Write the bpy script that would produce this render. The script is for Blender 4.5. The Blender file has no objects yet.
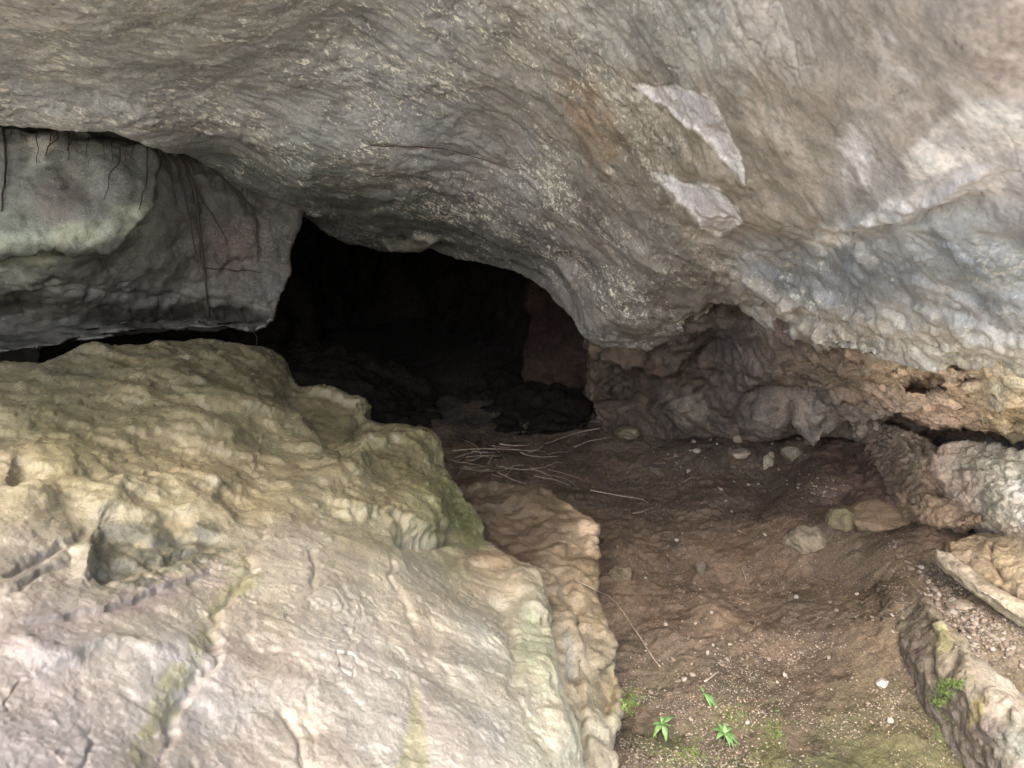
import bpy, math, random
import numpy as np
from mathutils import Vector, Matrix

rng = np.random.default_rng(7)
random.seed(7)
SC = bpy.context.scene
COL = SC.collection

# ------------------------------------------------------------------ camera model
FPX = 739.6
PITCH = math.radians(15.0)
CP, SP = math.cos(PITCH), math.sin(PITCH)
CAMZ = 1.0


def P3(u, v, d):
    """world point seen at pixel (u, v) of a 1024 x 768 frame, d metres along the optical axis"""
    u = np.asarray(u, float); v = np.asarray(v, float); d = np.asarray(d, float)
    xc = (u - 512) / FPX * d
    yc = -(v - 384) / FPX * d
    return np.stack([xc, d * CP + yc * SP, CAMZ + yc * CP - d * SP], -1)


def proj(V):
    x = V[..., 0]; y = V[..., 1]; z = V[..., 2] - CAMZ
    d = y * CP - z * SP
    yc = y * SP + z * CP
    d = np.where(d < 0.05, 0.05, d)
    return 512 + FPX * x / d, 384 - FPX * yc / d, d


# ------------------------------------------------------------------ noise
_G = rng.normal(size=(256, 3)); _G /= np.linalg.norm(_G, axis=1)[:, None]
_G = _G.astype(np.float32)


def perlin(P, seed=0):
    P = np.asarray(P, np.float32)
    Pi = np.floor(P).astype(np.int64)
    f = (P - Pi).astype(np.float32)
    w = f * f * f * (f * (f * 6 - 15) + 10)
    out = np.zeros(len(P), np.float32)
    for dx in (0, 1):
        hx = (Pi[:, 0] + dx) * 73856093
        wx = w[:, 0] if dx else 1 - w[:, 0]
        for dy in (0, 1):
            hy = hx ^ ((Pi[:, 1] + dy) * 19349663)
            wy = wx * (w[:, 1] if dy else 1 - w[:, 1])
            for dz in (0, 1):
                h = hy ^ ((Pi[:, 2] + dz) * 83492791) ^ (seed * 2654435)
                h = (h ^ (h >> 13)) * 1274126177
                g = _G[(h ^ (h >> 16)) & 255]
                dot = g[:, 0] * (f[:, 0] - dx) + g[:, 1] * (f[:, 1] - dy) + g[:, 2] * (f[:, 2] - dz)
                out += wy * (w[:, 2] if dz else 1 - w[:, 2]) * dot
    return out * 1.5


def fbm(P, freq, octs, gain=0.5, seed=0, lac=2.03):
    P = np.asarray(P, np.float32); o = 0; a = 1.0
    for i in range(octs):
        o = o + a * perlin(P * freq + 17.3 * i, seed + i)
        a *= gain; freq *= lac
    return o


def ridged(P, freq, octs, gain=0.5, seed=0):
    P = np.asarray(P, np.float32); o = 0; a = 1.0
    for i in range(octs):
        n = 1 - np.abs(perlin(P * freq + 9.1 * i, seed + i)) * 2
        o = o + a * (n * np.abs(n))
        a *= gain; freq *= 2.1
    return o


def smooth01(x):
    x = np.clip(x, 0, 1)
    return x * x * (3 - 2 * x)


def terrace(n, k, sharp=0.75):
    """steps with steep risers: broken, ledgy rock"""
    t = n * k
    b = np.floor(t)
    f = t - b
    return (b + smooth01((f - sharp) / (1 - sharp))) / k


# ------------------------------------------------------------------ pixel-plane helpers (used while shaping)
def rbf(ctrl):
    """thin plate spline through (u, v, value)"""
    c = np.array(ctrl, float); X = c[:, :2] / 400.0; n = len(X)

    def phi(r2):
        return 0.5 * r2 * np.log(r2 + 1e-12)
    A = phi(((X[:, None] - X[None]) ** 2).sum(-1)) + np.eye(n) * 1e-3
    Q = np.hstack([np.ones((n, 1)), X])
    M = np.block([[A, Q], [Q.T, np.zeros((3, 3))]])
    s = np.linalg.solve(M, np.concatenate([c[:, 2], np.zeros(3)]))

    def f(u, v):
        Y = np.stack([np.ravel(u), np.ravel(v)], -1) / 400.0
        r2 = ((Y[:, None] - X[None]) ** 2).sum(-1)
        return (phi(r2) @ s[:n] + s[n] + Y @ s[n + 1:]).reshape(np.shape(u))
    return f


def resample(poly, n):
    p = np.array(poly, float)
    L = np.concatenate([[0], np.cumsum(np.linalg.norm(np.diff(p, axis=0), axis=1))])
    t = np.linspace(0, L[-1], n)
    return np.stack([np.interp(t, L, p[:, 0]), np.interp(t, L, p[:, 1])], -1)


def dist_poly(u, v, poly):
    """distance to an open polyline and the signed side, in pixels; also 0..1 position along it"""
    p = np.array(poly, float)
    best = np.full(u.shape, 1e9); side = np.zeros(u.shape); pos = np.zeros(u.shape)
    L = np.concatenate([[0], np.cumsum(np.linalg.norm(np.diff(p, axis=0), axis=1))])
    for i in range(len(p) - 1):
        a, b = p[i], p[i + 1]; ab = b - a
        t = np.clip(((u - a[0]) * ab[0] + (v - a[1]) * ab[1]) / (ab @ ab), 0, 1)
        du = u - a[0] - t * ab[0]; dv = v - a[1] - t * ab[1]
        d = np.hypot(du, dv)
        m = d < best
        best = np.where(m, d, best)
        side = np.where(m, np.sign(ab[0] * dv - ab[1] * du), side)
        pos = np.where(m, (L[i] + t * (L[i + 1] - L[i])) / L[-1], pos)
    return best, side, pos


def inside(u, v, poly):
    p = np.array(poly, float); n = len(p); c = np.zeros(u.shape, bool)
    j = n - 1
    for i in range(n):
        if p[i, 1] != p[j, 1]:
            m = ((p[i, 1] > v) != (p[j, 1] > v)) & (u < (p[j, 0] - p[i, 0]) * (v - p[i, 1]) / (p[j, 1] - p[i, 1]) + p[i, 0])
            c ^= m
        j = i
    return c


def sdf(u, v, poly):
    d, _, _ = dist_poly(u, v, list(poly) + [poly[0]])
    return np.where(inside(u, v, poly), -d, d)


# ------------------------------------------------------------------ meshes
def mesh_from(name, V, F):
    """V (n,3), F (m,k) index array"""
    V = np.ascontiguousarray(V, np.float32); F = np.ascontiguousarray(F, np.int32)
    me = bpy.data.meshes.new(name)
    me.vertices.add(len(V)); me.vertices.foreach_set('co', V.ravel())
    m, k = F.shape
    me.loops.add(m * k); me.loops.foreach_set('vertex_index', F.ravel())
    me.polygons.add(m)
    me.polygons.foreach_set('loop_start', np.arange(0, m * k, k, dtype=np.int32))
    me.update(calc_edges=True)
    me.validate()
    me.shade_smooth()
    return me


def normals(me):
    n = np.empty(len(me.vertices) * 3, np.float32)
    me.vertex_normals.foreach_get('vector', n)
    return n.reshape(-1, 3)


def coords(me):
    c = np.empty(len(me.vertices) * 3, np.float32)
    me.vertices.foreach_get('co', c)
    return c.reshape(-1, 3)


def set_coords(me, V):
    me.vertices.foreach_set('co', np.ascontiguousarray(V, np.float32).ravel())
    me.update()


def remesh(V, F, voxel, smooth=8, fac=0.5):
    """closed rough hull -> even quad skin"""
    me = mesh_from('tmp', V, F)
    o = bpy.data.objects.new('tmp', me); COL.objects.link(o)
    r = o.modifiers.new('r', 'REMESH'); r.mode = 'VOXEL'; r.voxel_size = voxel; r.adaptivity = 0
    if smooth:
        s = o.modifiers.new('s', 'SMOOTH'); s.factor = fac; s.iterations = smooth
    dg = bpy.context.evaluated_depsgraph_get(); dg.update()
    out = bpy.data.meshes.new_from_object(o.evaluated_get(dg))
    bpy.data.objects.remove(o); bpy.data.meshes.remove(me)
    out.shade_smooth()
    return out


def sheet_hull(A, B, depth, nu, nv, back, grow=1.0, nb=3):
    """A front skin between two pixel polylines at its own depths, closed by a back skin pushed along 'back' (world)."""
    a = resample(A, nu); b = resample(B, nu)
    t = np.linspace(0, 1, nv)[:, None, None]
    uv = a[None] * (1 - t) + b[None] * t
    D = np.exp(depth(uv[..., 0], uv[..., 1]))
    front = P3(uv[..., 0], uv[..., 1], D)
    layers = [front]
    back = np.array(back, float)
    c = front.reshape(-1, 3).mean(0)
    for k in range(1, nb + 1):
        q = front + back * (k / nb)
        q = (q - (c + back * k / nb)) * (1 + (grow - 1) * k / nb) + c + back * k / nb
        layers.append(q)
    n = nu * nv
    V = np.concatenate([l.reshape(-1, 3) for l in layers])
    idx = np.arange(n).reshape(nv, nu)
    F = []
    q = np.stack([idx[:-1, :-1], idx[:-1, 1:], idx[1:, 1:], idx[1:, :-1]], -1).reshape(-1, 4)
    F.append(q); F.append(q[:, ::-1] + n * nb)
    ring = np.concatenate([idx[0, :], idx[1:, -1], idx[-1, -2::-1], idx[-2:0:-1, 0]])
    r2 = np.roll(ring, -1)
    for k in range(nb):
        F.append(np.stack([ring + n * k, ring + n * (k + 1), r2 + n * (k + 1), r2 + n * k], -1))
    return V, np.concatenate(F)


def resample_at(poly, f):
    p = np.array(poly, float)
    L = np.concatenate([[0], np.cumsum(np.linalg.norm(np.diff(p, axis=0), axis=1))])
    t = np.asarray(f) * L[-1]
    return np.stack([np.interp(t, L, p[:, 0]), np.interp(t, L, p[:, 1])], -1)


def skin_solid(A, B, depth, fs, ft, path):
    """closed rock: a finely divided front skin, rounded rims that turn away along 'path' (world offsets), and a back"""
    a = resample_at(A, fs); b = resample_at(B, fs); nu, nv = len(fs), len(ft)
    t = np.asarray(ft)[:, None, None]
    uv = a[None] * (1 - t) + b[None] * t
    D = np.concatenate([np.exp(depth(uv[i:i + 40, :, 0], uv[i:i + 40, :, 1])) for i in range(0, nv, 40)])
    front = P3(uv[..., 0], uv[..., 1], D).reshape(-1, 3)
    n = nu * nv; idx = np.arange(n).reshape(nv, nu)
    F = [np.stack([idx[:-1, :-1], idx[:-1, 1:], idx[1:, 1:], idx[1:, :-1]], -1).reshape(-1, 4)]
    ring = np.concatenate([idx[0, :], idx[1:, -1], idx[-1, -2::-1], idx[-2:0:-1, 0]])
    V = [front]; prev = ring; m = len(ring); tot = n
    for off in path:
        V.append(front[ring] + np.array(off)); cur = np.arange(tot, tot + m); tot += m
        F.append(np.stack([prev, cur, np.roll(cur, -1), np.roll(prev, -1)], -1)); prev = cur
    c = V[-1].mean(0)
    for k in (0.5, 0.1):
        V.append(V[-1] * k + c * (1 - k)); cur = np.arange(tot, tot + m); tot += m
        F.append(np.stack([prev, cur, np.roll(cur, -1), np.roll(prev, -1)], -1)); prev = cur
    V = np.concatenate(V); F = np.concatenate(F)
    me = mesh_from('skin', V, F)
    N = normals(me)[:n]
    if (N * (front - np.array([0, 0, CAMZ]))).sum(1).mean() > 0:
        bpy.data.meshes.remove(me); me = mesh_from('skin', V, F[:, ::-1])
    return me


def logd(ctrl):
    return rbf([(u, v, math.log(d)) for u, v, d in ctrl])


def blend_tint(u, v, ctrl, power=3.0, soft=25.0):
    """smoothly varying colour (mineral, some painted shade) between sampled places on the rock"""
    c = np.array(ctrl, float)
    W = np.zeros(u.shape); C = np.zeros(u.shape + (3,))
    for k in c:
        w = 1.0 / ((u - k[0]) ** 2 + (v - k[1]) ** 2 + soft * soft) ** (power / 2)
        W += w; C += w[..., None] * k[2:5]
    return C / W[..., None]


def set_attr(me, tint, gloss=None, calm=None):
    if calm is not None:
        g = me.attributes.new('calm', 'FLOAT', 'POINT')
        g.data.foreach_set('value', np.ascontiguousarray(calm, np.float32))
    a = me.color_attributes.new('tint', 'FLOAT_COLOR', 'POINT')
    c = np.ones((len(me.vertices), 4), np.float32); c[:, :3] = np.clip(tint, 0.003, 0.9)
    a.data.foreach_set('color', c.ravel())
    if gloss is not None:
        g = me.attributes.new('gloss', 'FLOAT', 'POINT')
        g.data.foreach_set('value', np.ascontiguousarray(gloss, np.float32))


def mix(c, col, w):
    return c * (1 - w[:, None]) + np.array(col) * w[:, None]


# ------------------------------------------------------------------ materials
def new_mat(name):
    m = bpy.data.materials.new(name); m.use_nodes = True
    nt = m.node_tree; nt.nodes.clear()
    out = nt.nodes.new('ShaderNodeOutputMaterial')
    b = nt.nodes.new('ShaderNodeBsdfPrincipled')
    nt.links.new(b.outputs[0], out.inputs[0])
    return m, nt, b


def noise_node(nt, vec, scale, detail=6, rough=0.6, dist=0.0):
    n = nt.nodes.new('ShaderNodeTexNoise')
    n.inputs['Scale'].default_value = scale; n.inputs['Detail'].default_value = detail
    n.inputs['Roughness'].default_value = rough; n.inputs['Distortion'].default_value = dist
    nt.links.new(vec, n.inputs['Vector'])
    return n.outputs['Fac']


def math_node(nt, op, a, b=None, clamp=False):
    n = nt.nodes.new('ShaderNodeMath'); n.operation = op; n.use_clamp = clamp
    for i, x in enumerate((a, b)):
        if x is None: continue
        if isinstance(x, (int, float)): n.inputs[i].default_value = x
        else: nt.links.new(x, n.inputs[i])
    return n.outputs[0]


def ramp01(nt, x, lo, hi, a=0.0, b=1.0):
    n = nt.nodes.new('ShaderNodeMapRange'); n.interpolation_type = 'SMOOTHSTEP'
    nt.links.new(x, n.inputs[0])
    n.inputs[1].default_value = lo; n.inputs[2].default_value = hi
    n.inputs[3].default_value = a; n.inputs[4].default_value = b
    return n.outputs[0]


def mixc(nt, fac, a, b, mode='MIX'):
    n = nt.nodes.new('ShaderNodeMix'); n.data_type = 'RGBA'; n.blend_type = mode
    for sock, x in ((n.inputs[0], fac), (n.inputs[6], a), (n.inputs[7], b)):
        if isinstance(x, (int, float)): sock.default_value = x
        elif isinstance(x, tuple): sock.default_value = (*x, 1)
        else: nt.links.new(x, sock)
    return n.outputs[2]


def mapping(nt, vec, scale=(1, 1, 1), rot=(0, 0, 0)):
    n = nt.nodes.new('ShaderNodeMapping')
    n.inputs['Scale'].default_value = scale; n.inputs['Rotation'].default_value = rot
    nt.links.new(vec, n.inputs['Vector'])
    return n.outputs[0]


def basis(nt, vec, rows):
    cx = nt.nodes.new('ShaderNodeCombineXYZ')
    for i, r_ in enumerate(rows):
        d = nt.nodes.new('ShaderNodeVectorMath'); d.operation = 'DOT_PRODUCT'
        nt.links.new(vec, d.inputs[0]); d.inputs[1].default_value = r_
        nt.links.new(d.outputs['Value'], cx.inputs[i])
    return cx.outputs[0]


def rock_material(name, rough=(0.45, 0.8), bump=0.5, fleck=None, grain=None, var=0.35, stretch=(1, 1, 1), rot=(0, 0, 0),
                  speck=0.0, spec=0.4, fine=1.0, coarse=0.012, drift=0.2, crack=0.0, pits_dark=0.45):
    m, nt, b = new_mat(name)
    tc = nt.nodes.new('ShaderNodeTexCoord'); obj = tc.outputs['Object']
    at = nt.nodes.new('ShaderNodeAttribute'); at.attribute_name = 'tint'
    col = at.outputs['Color']
    ca = nt.nodes.new('ShaderNodeAttribute'); ca.attribute_name = 'calm'
    live = math_node(nt, 'SUBTRACT', 1.0, ca.outputs['Fac'], True)
    sv = mapping(nt, obj, stretch, rot)
    n1 = noise_node(nt, obj, 9, 8, 0.62, 0.4)
    n2 = noise_node(nt, sv, 34, 8, 0.65, 0.6)
    n3 = noise_node(nt, obj, 170, 5, 0.6)
    k = math_node(nt, 'ADD', math_node(nt, 'MULTIPLY', n1, 0.9), math_node(nt, 'ADD', math_node(nt, 'MULTIPLY', n2, 0.8), math_node(nt, 'MULTIPLY', n3, 0.9)))
    k = ramp01(nt, k, 1.0, 1.6, 1 - var, 1 + var)
    comb = nt.nodes.new('ShaderNodeCombineColor')
    for i in range(3): nt.links.new(k, comb.inputs[i])
    col = mixc(nt, 1.0, col, comb.outputs[0], 'MULTIPLY')
    # warm / cool mineral drift
    n4 = ramp01(nt, noise_node(nt, obj, 5.5, 6, 0.6, 1.0), 0.4, 0.66)
    col = mixc(nt, math_node(nt, 'MULTIPLY', n4, drift), col, mixc(nt, 1.0, col, (1.22, 0.93, 0.74), 'MULTIPLY'))
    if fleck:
        # pale flecks in clusters: glints of wet edges put into the colour
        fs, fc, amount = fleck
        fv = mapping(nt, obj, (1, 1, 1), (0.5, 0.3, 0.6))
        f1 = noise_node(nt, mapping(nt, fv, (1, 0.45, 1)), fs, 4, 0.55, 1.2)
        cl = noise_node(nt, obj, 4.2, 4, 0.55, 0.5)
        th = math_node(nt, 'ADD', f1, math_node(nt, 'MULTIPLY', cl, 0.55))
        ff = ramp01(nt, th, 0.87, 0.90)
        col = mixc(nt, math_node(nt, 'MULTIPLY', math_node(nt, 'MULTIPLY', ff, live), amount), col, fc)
    pit = ramp01(nt, noise_node(nt, obj, 120, 5, 0.65, 0.6), 0.60, 0.68)
    col = mixc(nt, math_node(nt, 'MULTIPLY', pit, pits_dark), col, (0.06, 0.052, 0.042))
    if speck:
        s1 = ramp01(nt, noise_node(nt, obj, 260, 3, 0.5), 0.66, 0.74)
        col = mixc(nt, math_node(nt, 'MULTIPLY', s1, speck), col, (0.5, 0.46, 0.38))
    nt.links.new(col, b.inputs['Base Color'])
    r = ramp01(nt, math_node(nt, 'ADD', math_node(nt, 'MULTIPLY', n2, 0.6), math_node(nt, 'MULTIPLY', n1, 0.4)), 0.38, 0.62, rough[0], rough[1])
    ga = nt.nodes.new('ShaderNodeAttribute'); ga.attribute_name = 'gloss'
    r = math_node(nt, 'SUBTRACT', r, ga.outputs['Fac'], True)
    r = math_node(nt, 'MAXIMUM', r, 0.14)
    nt.links.new(r, b.inputs['Roughness'])
    b.inputs['Specular IOR Level'].default_value = spec
    # relief below mesh size
    h = math_node(nt, 'ADD', math_node(nt, 'MULTIPLY', noise_node(nt, sv, 55, 9, 0.62, 0.8), coarse),
                  math_node(nt, 'MULTIPLY', noise_node(nt, obj, 210, 6, 0.7), 0.0045 * fine))
    if crack:
        cv = basis(nt, obj, grain[0]) if grain else obj
        ck = None
        for fq, th, dd in ((13, 0.012, 1.0), (34, 0.02, 1.5)):
            ln = math_node(nt, 'ABSOLUTE', math_node(nt, 'SUBTRACT', noise_node(nt, cv, fq, 7, 0.62, dd), 0.5))
            c1 = math_node(nt, 'MULTIPLY', ramp01(nt, ln, 0.0, th, 1, 0), ramp01(nt, noise_node(nt, obj, fq * 0.5, 3, 0.6), 0.5, 0.6))
            ck = c1 if ck is None else math_node(nt, 'MAXIMUM', ck, c1)
        ck = math_node(nt, 'MULTIPLY', ck, live)
        h = math_node(nt, 'SUBTRACT', h, math_node(nt, 'MULTIPLY', ck, crack))
        col2 = mixc(nt, math_node(nt, 'MULTIPLY', ck, 0.45), col, (0.05, 0.043, 0.035)); nt.links.new(col2, b.inputs['Base Color'])
    if grain:
        gv = basis(nt, obj, grain[0])
        h = math_node(nt, 'ADD', h, math_node(nt, 'MULTIPLY', noise_node(nt, gv, 60, 7, 0.65, 0.5), math_node(nt, 'MULTIPLY', live, grain[2])))
    h = math_node(nt, 'MULTIPLY', h, math_node(nt, 'ADD', 0.3, math_node(nt, 'MULTIPLY', live, 0.7)))
    bp = nt.nodes.new('ShaderNodeBump'); bp.inputs['Strength'].default_value = bump; bp.inputs['Distance'].default_value = 1.0
    nt.links.new(h, bp.inputs['Height']); nt.links.new(bp.outputs[0], b.inputs['Normal'])
    return m


def plain_material(name, colr, rough=0.7, var=0.3, scale=60, bump=0.0, trans=0.0):
    m, nt, b = new_mat(name)
    tc = nt.nodes.new('ShaderNodeTexCoord'); obj = tc.outputs['Object']
    oi = nt.nodes.new('ShaderNodeObjectInfo')
    add = nt.nodes.new('ShaderNodeVectorMath'); add.operation = 'ADD'
    nt.links.new(obj, add.inputs[0]); nt.links.new(oi.outputs['Location'], add.inputs[1])
    n = noise_node(nt, add.outputs[0], scale, 5, 0.6, 0.4)
    k = ramp01(nt, n, 0.3, 0.7, 1 - var, 1 + var)
    k = math_node(nt, 'MULTIPLY', k, ramp01(nt, oi.outputs['Random'], 0, 1, 0.7, 1.25))
    comb = nt.nodes.new('ShaderNodeCombineColor')
    for i in range(3): nt.links.new(k, comb.inputs[i])
    col = mixc(nt, 1.0, colr, comb.outputs[0], 'MULTIPLY')
    nt.links.new(col, b.inputs['Base Color'])
    b.inputs['Roughness'].default_value = rough
    if trans:
        b.inputs['Subsurface Weight'].default_value = 0.0
        b.inputs['Transmission Weight'].default_value = 0.0
    if bump:
        bp = nt.nodes.new('ShaderNodeBump'); bp.inputs['Strength'].default_value = 0.6; bp.inputs['Distance'].default_value = bump
        nt.links.new(n, bp.inputs['Height']); nt.links.new(bp.outputs[0], b.inputs['Normal'])
    return m


# ------------------------------------------------------------------ objects
def link(name, me, mat=None, parent=None):
    o = bpy.data.objects.new(name, me); COL.objects.link(o)
    if mat: me.materials.append(mat)
    if parent: o.parent = parent
    return o


def tag(o, label=None, cat=None, group=None, kind=None):
    if label: o['label'] = label
    if cat: o['category'] = cat
    if group: o['group'] = group
    if kind: o['kind'] = kind
    return o


def again(me, voxel, smooth=1):
    V = coords(me); k = np.empty(len(me.polygons) * 4, np.int32); me.loops.foreach_get('vertex_index', k)
    out = remesh(V, k.reshape(-1, 4), voxel, smooth)
    bpy.data.meshes.remove(me)
    return out


class Sculpt:
    """shapes one rock skin: features are drawn in image pixels, projected from the camera, and become real relief"""
    def __init__(s, me):
        s.me = me; s.V = coords(me).copy(); s.refresh()

    def refresh(s):
        set_coords(s.me, s.V); s.N = normals(s.me); s.u, s.v, s.d = proj(s.V)
        view = s.V - np.array([0, 0, CAMZ]); s.view = view / np.linalg.norm(view, axis=1)[:, None]
        s.front = (s.N * s.view).sum(1) < 0.25

    def wobble(s, amp, freq, seed=5):
        seed = seed % 2
        if not hasattr(s, 'wc'): s.wc = {}
        if (freq, seed) not in s.wc:
            s.wc[(freq, seed)] = (fbm(s.V, freq, 3, 0.6, 5 + seed), fbm(s.V, freq, 3, 0.6, 45 + seed))
        a, b = s.wc[(freq, seed)]
        return (s.u + amp * a, s.v + amp * b)

    def _near(s, u, v, pts, reach):
        p = np.array(pts, float)
        m = (u > p[:, 0].min() - reach) & (u < p[:, 0].max() + reach) & (v > p[:, 1].min() - reach) & (v < p[:, 1].max() + reach)
        d = np.full(u.shape, 1e4); side = np.zeros(u.shape); pos = np.zeros(u.shape)
        if m.any(): d[m], side[m], pos[m] = dist_poly(u[m], v[m], pts)
        return d, side, pos

    def line(s, pts, width, h, wob=4.0, seed=3, taper=True, oneside=0, ratio=0.45):
        """ridge (h > 0) or groove (h < 0) along a line; oneside = a step with its riser on the line"""
        u, v = s.wobble(wob, 14, seed)
        d, side, pos = s._near(u, v, pts, width * 5)
        if oneside:
            w = np.where(side * oneside > 0, np.exp(-d / width), np.exp(-(d / (ratio * width)) ** 2))
        else:
            w = np.exp(-(d / width) ** 2)
        if taper: w = w * smooth01(pos * 6) * smooth01((1 - pos) * 6)
        s.V += (s.N * (w * h * s.front)[:, None]).astype(np.float32)

    def area(s, poly, feather, h, wob=4.0, seed=9, along=None):
        u, v = s.wobble(wob, 12, seed)
        w = smooth01(0.5 - sdf(u, v, poly) / (2 * feather)) * s.front
        dirn = s.N if along is None else (s.view if along == 'view' else np.array(along, np.float32)[None])
        s.V += (dirn * (w * h)[:, None]).astype(np.float32)

    def blob(s, u0, v0, ru, rv, h, ang=0.0, wob=3.0, seed=2):
        u, v = s.wobble(wob, 14, seed)
        c, q = math.cos(ang), math.sin(ang)
        a = ((u - u0) * c + (v - v0) * q) / ru; b = (-(u - u0) * q + (v - v0) * c) / rv
        w = np.exp(-(a * a + b * b)) * s.front
        s.V += (s.N * (w * h)[:, None]).astype(np.float32)

    def disp(s, h):
        s.V += (s.N * h[:, None]).astype(np.float32)


# ================================================================== GROUND
GC = [  # (u, v, height) -> plan points
    (300, 700, 0), (640, 700, 0), (640, 760, 0), (800, 700, 0.0), (860, 760, 0.02), (740, 600, 0.0), (840, 600, 0.04),
    (640, 500, 0.0), (740, 500, 0.03), (620, 445, 0.02), (740, 440, 0.09), (830, 440, 0.16), (460, 450, 0.0), (520, 440, 0.0),
    (850, 470, 0.19), (890, 480, 0.20), (860, 530, 0.12), (930, 540, 0.19), (940, 600, 0.15), (1000, 650, 0.15),
    (1010, 620, 0.17), (1100, 620, 0.2), (960, 700, 0.06), (1000, 760, 0.03), (560, 410, 0.03), (430, 400, 0.02),
]
_gp = np.array([[*P3(u, v, (CAMZ - z) / (((v - 384) / FPX) * CP + SP))[:2], z] for u, v, z in GC])
_gp = np.vstack([_gp, [[-1, 0.4, 0], [0.5, 0.3, 0], [1.2, 0.2, 0.02], [2.4, 1.8, 0.3], [-2, 2, 0], [-1, 3.5, 0.03], [0.2, 4.5, 0.03], [-0.6, 5, 0.02], [2.5, 3.5, 0.3]]])


def ground_base(x, y):
    W = 1e-9; Z = 0
    for px, py, pz in _gp:
        w = 1.0 / ((x - px) ** 2 + (y - py) ** 2 + 0.012) ** 2
        W = W + w; Z = Z + w * pz
    z = Z / W
    z = z + 0.022 * np.exp(-(((x - 0.475) / 0.05) ** 2 + ((y - 1.56) / 0.085) ** 2) ** 2)
    far = smooth01((np.hypot(x, y - 1.5) - 3.5) / 3)
    return z * (1 - far) - 0.25 * smooth01((-y - 0.3) / 5) - 0.9 * smooth01((-y - 5) / 60)


def ground_full(x, y):
    P = np.stack([np.ravel(x), np.ravel(y), np.zeros(np.size(x))], -1)
    near = 1 - smooth01((np.hypot(P[:, 0], P[:, 1] - 1.5) - 3.5) / 2)
    g = 0.030 * fbm(P, 2.6, 3, 0.5, 11) + 0.008 * fbm(P, 9, 4, 0.55, 21)
    # trodden, slightly terraced earth
    t = fbm(P * np.array([1, 1.5, 1]), 5.0, 4, 0.5, 31)
    g = g + 0.020 * 0.28 * terrace(t, 4, 0.5)
    g = g + near * (0.0055 * fbm(P, 45, 4, 0.6, 51) + 0.0035 * np.maximum(ridged(P, 60, 2, 0.5, 61), 0))
    return (ground_base(np.ravel(x), np.ravel(y)) + g).reshape(np.shape(x))


def axis(lo, hi, step, far):
    mid = np.arange(lo, hi, step)
    g = 1.16
    a = []; s = step; p = hi
    while p < far:
        a.append(p); s *= g; p += s
    b = []; s = step; p = lo
    while p > -far:
        s *= g; p -= s; b.append(p)
    return np.array(b[::-1] + list(mid) + a)


gx = axis(-0.25, 1.75, 0.0050, 400); gy = axis(0.95, 3.3, 0.0052, 400)
X, Y = np.meshgrid(gx, gy)
Z = ground_full(X, Y)
idx = np.arange(X.size).reshape(X.shape)
F = np.stack([idx[:-1, :-1], idx[:-1, 1:], idx[1:, 1:], idx[1:, :-1]], -1).reshape(-1, 4)
GV = np.stack([X, Y, Z], -1).reshape(-1, 3)
gme = mesh_from('ground', GV, F)
gu, gv_, gd = proj(GV)
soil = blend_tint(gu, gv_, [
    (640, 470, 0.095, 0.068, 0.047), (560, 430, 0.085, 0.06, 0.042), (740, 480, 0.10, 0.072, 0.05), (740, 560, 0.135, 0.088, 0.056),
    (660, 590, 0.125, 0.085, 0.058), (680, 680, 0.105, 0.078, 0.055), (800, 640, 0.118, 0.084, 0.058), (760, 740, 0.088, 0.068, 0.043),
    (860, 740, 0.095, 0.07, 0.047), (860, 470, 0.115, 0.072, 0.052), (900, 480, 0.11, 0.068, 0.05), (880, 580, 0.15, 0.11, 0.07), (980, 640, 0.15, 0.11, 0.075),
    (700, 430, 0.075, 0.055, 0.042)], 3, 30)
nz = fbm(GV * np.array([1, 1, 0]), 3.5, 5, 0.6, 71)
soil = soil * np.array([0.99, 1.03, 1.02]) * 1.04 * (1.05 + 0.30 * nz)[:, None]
mossy = smooth01((gv_ - 640) / 130) * smooth01((fbm(GV, 8, 4, 0.6, 81) + 0.12) / 0.35) * (gd > 0.3)
soil = mix(soil, (0.072, 0.082, 0.03), 0.6 * mossy)
soil = mix(soil, (0.026, 0.021, 0.017), 0.9 * smooth01((GV[:, 1] - 2.85 + 0.5 * fbm(GV, 4, 4, 0.6, 97)) / 0.5))     # passage floor painted darker with depth, standing in for shade
out_w = smooth01((0.55 - GV[:, 1]) / 0.5) + smooth01((np.hypot(GV[:, 0], GV[:, 1]) - 3) / 3) * (GV[:, 1] < 2)
soil = mix(soil, (0.34, 0.335, 0.29), np.clip(out_w, 0, 1))  # unseen ground outside, made pale to bounce light onto the roof
wet = smooth01(fbm(GV, 7, 4, 0.6, 91) * 1.4) * 0.18
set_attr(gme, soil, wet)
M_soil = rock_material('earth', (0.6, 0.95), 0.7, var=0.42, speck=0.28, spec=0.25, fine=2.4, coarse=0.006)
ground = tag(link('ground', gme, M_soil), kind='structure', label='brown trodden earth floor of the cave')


def on_ground(u, v, lift=0.0):
    """point of the earth floor seen at a pixel"""
    lo, hi = 0.6, 6.0
    ds = np.linspace(lo, hi, 700)
    p = P3(np.full(700, u), np.full(700, v), ds)
    g = ground_full(p[:, 0], p[:, 1])
    below = np.nonzero(p[:, 2] < g)[0]
    i = below[0] if len(below) else 699
    q = p[i].copy(); q[2] = g[i] + lift
    return q, ds[i]


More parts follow.
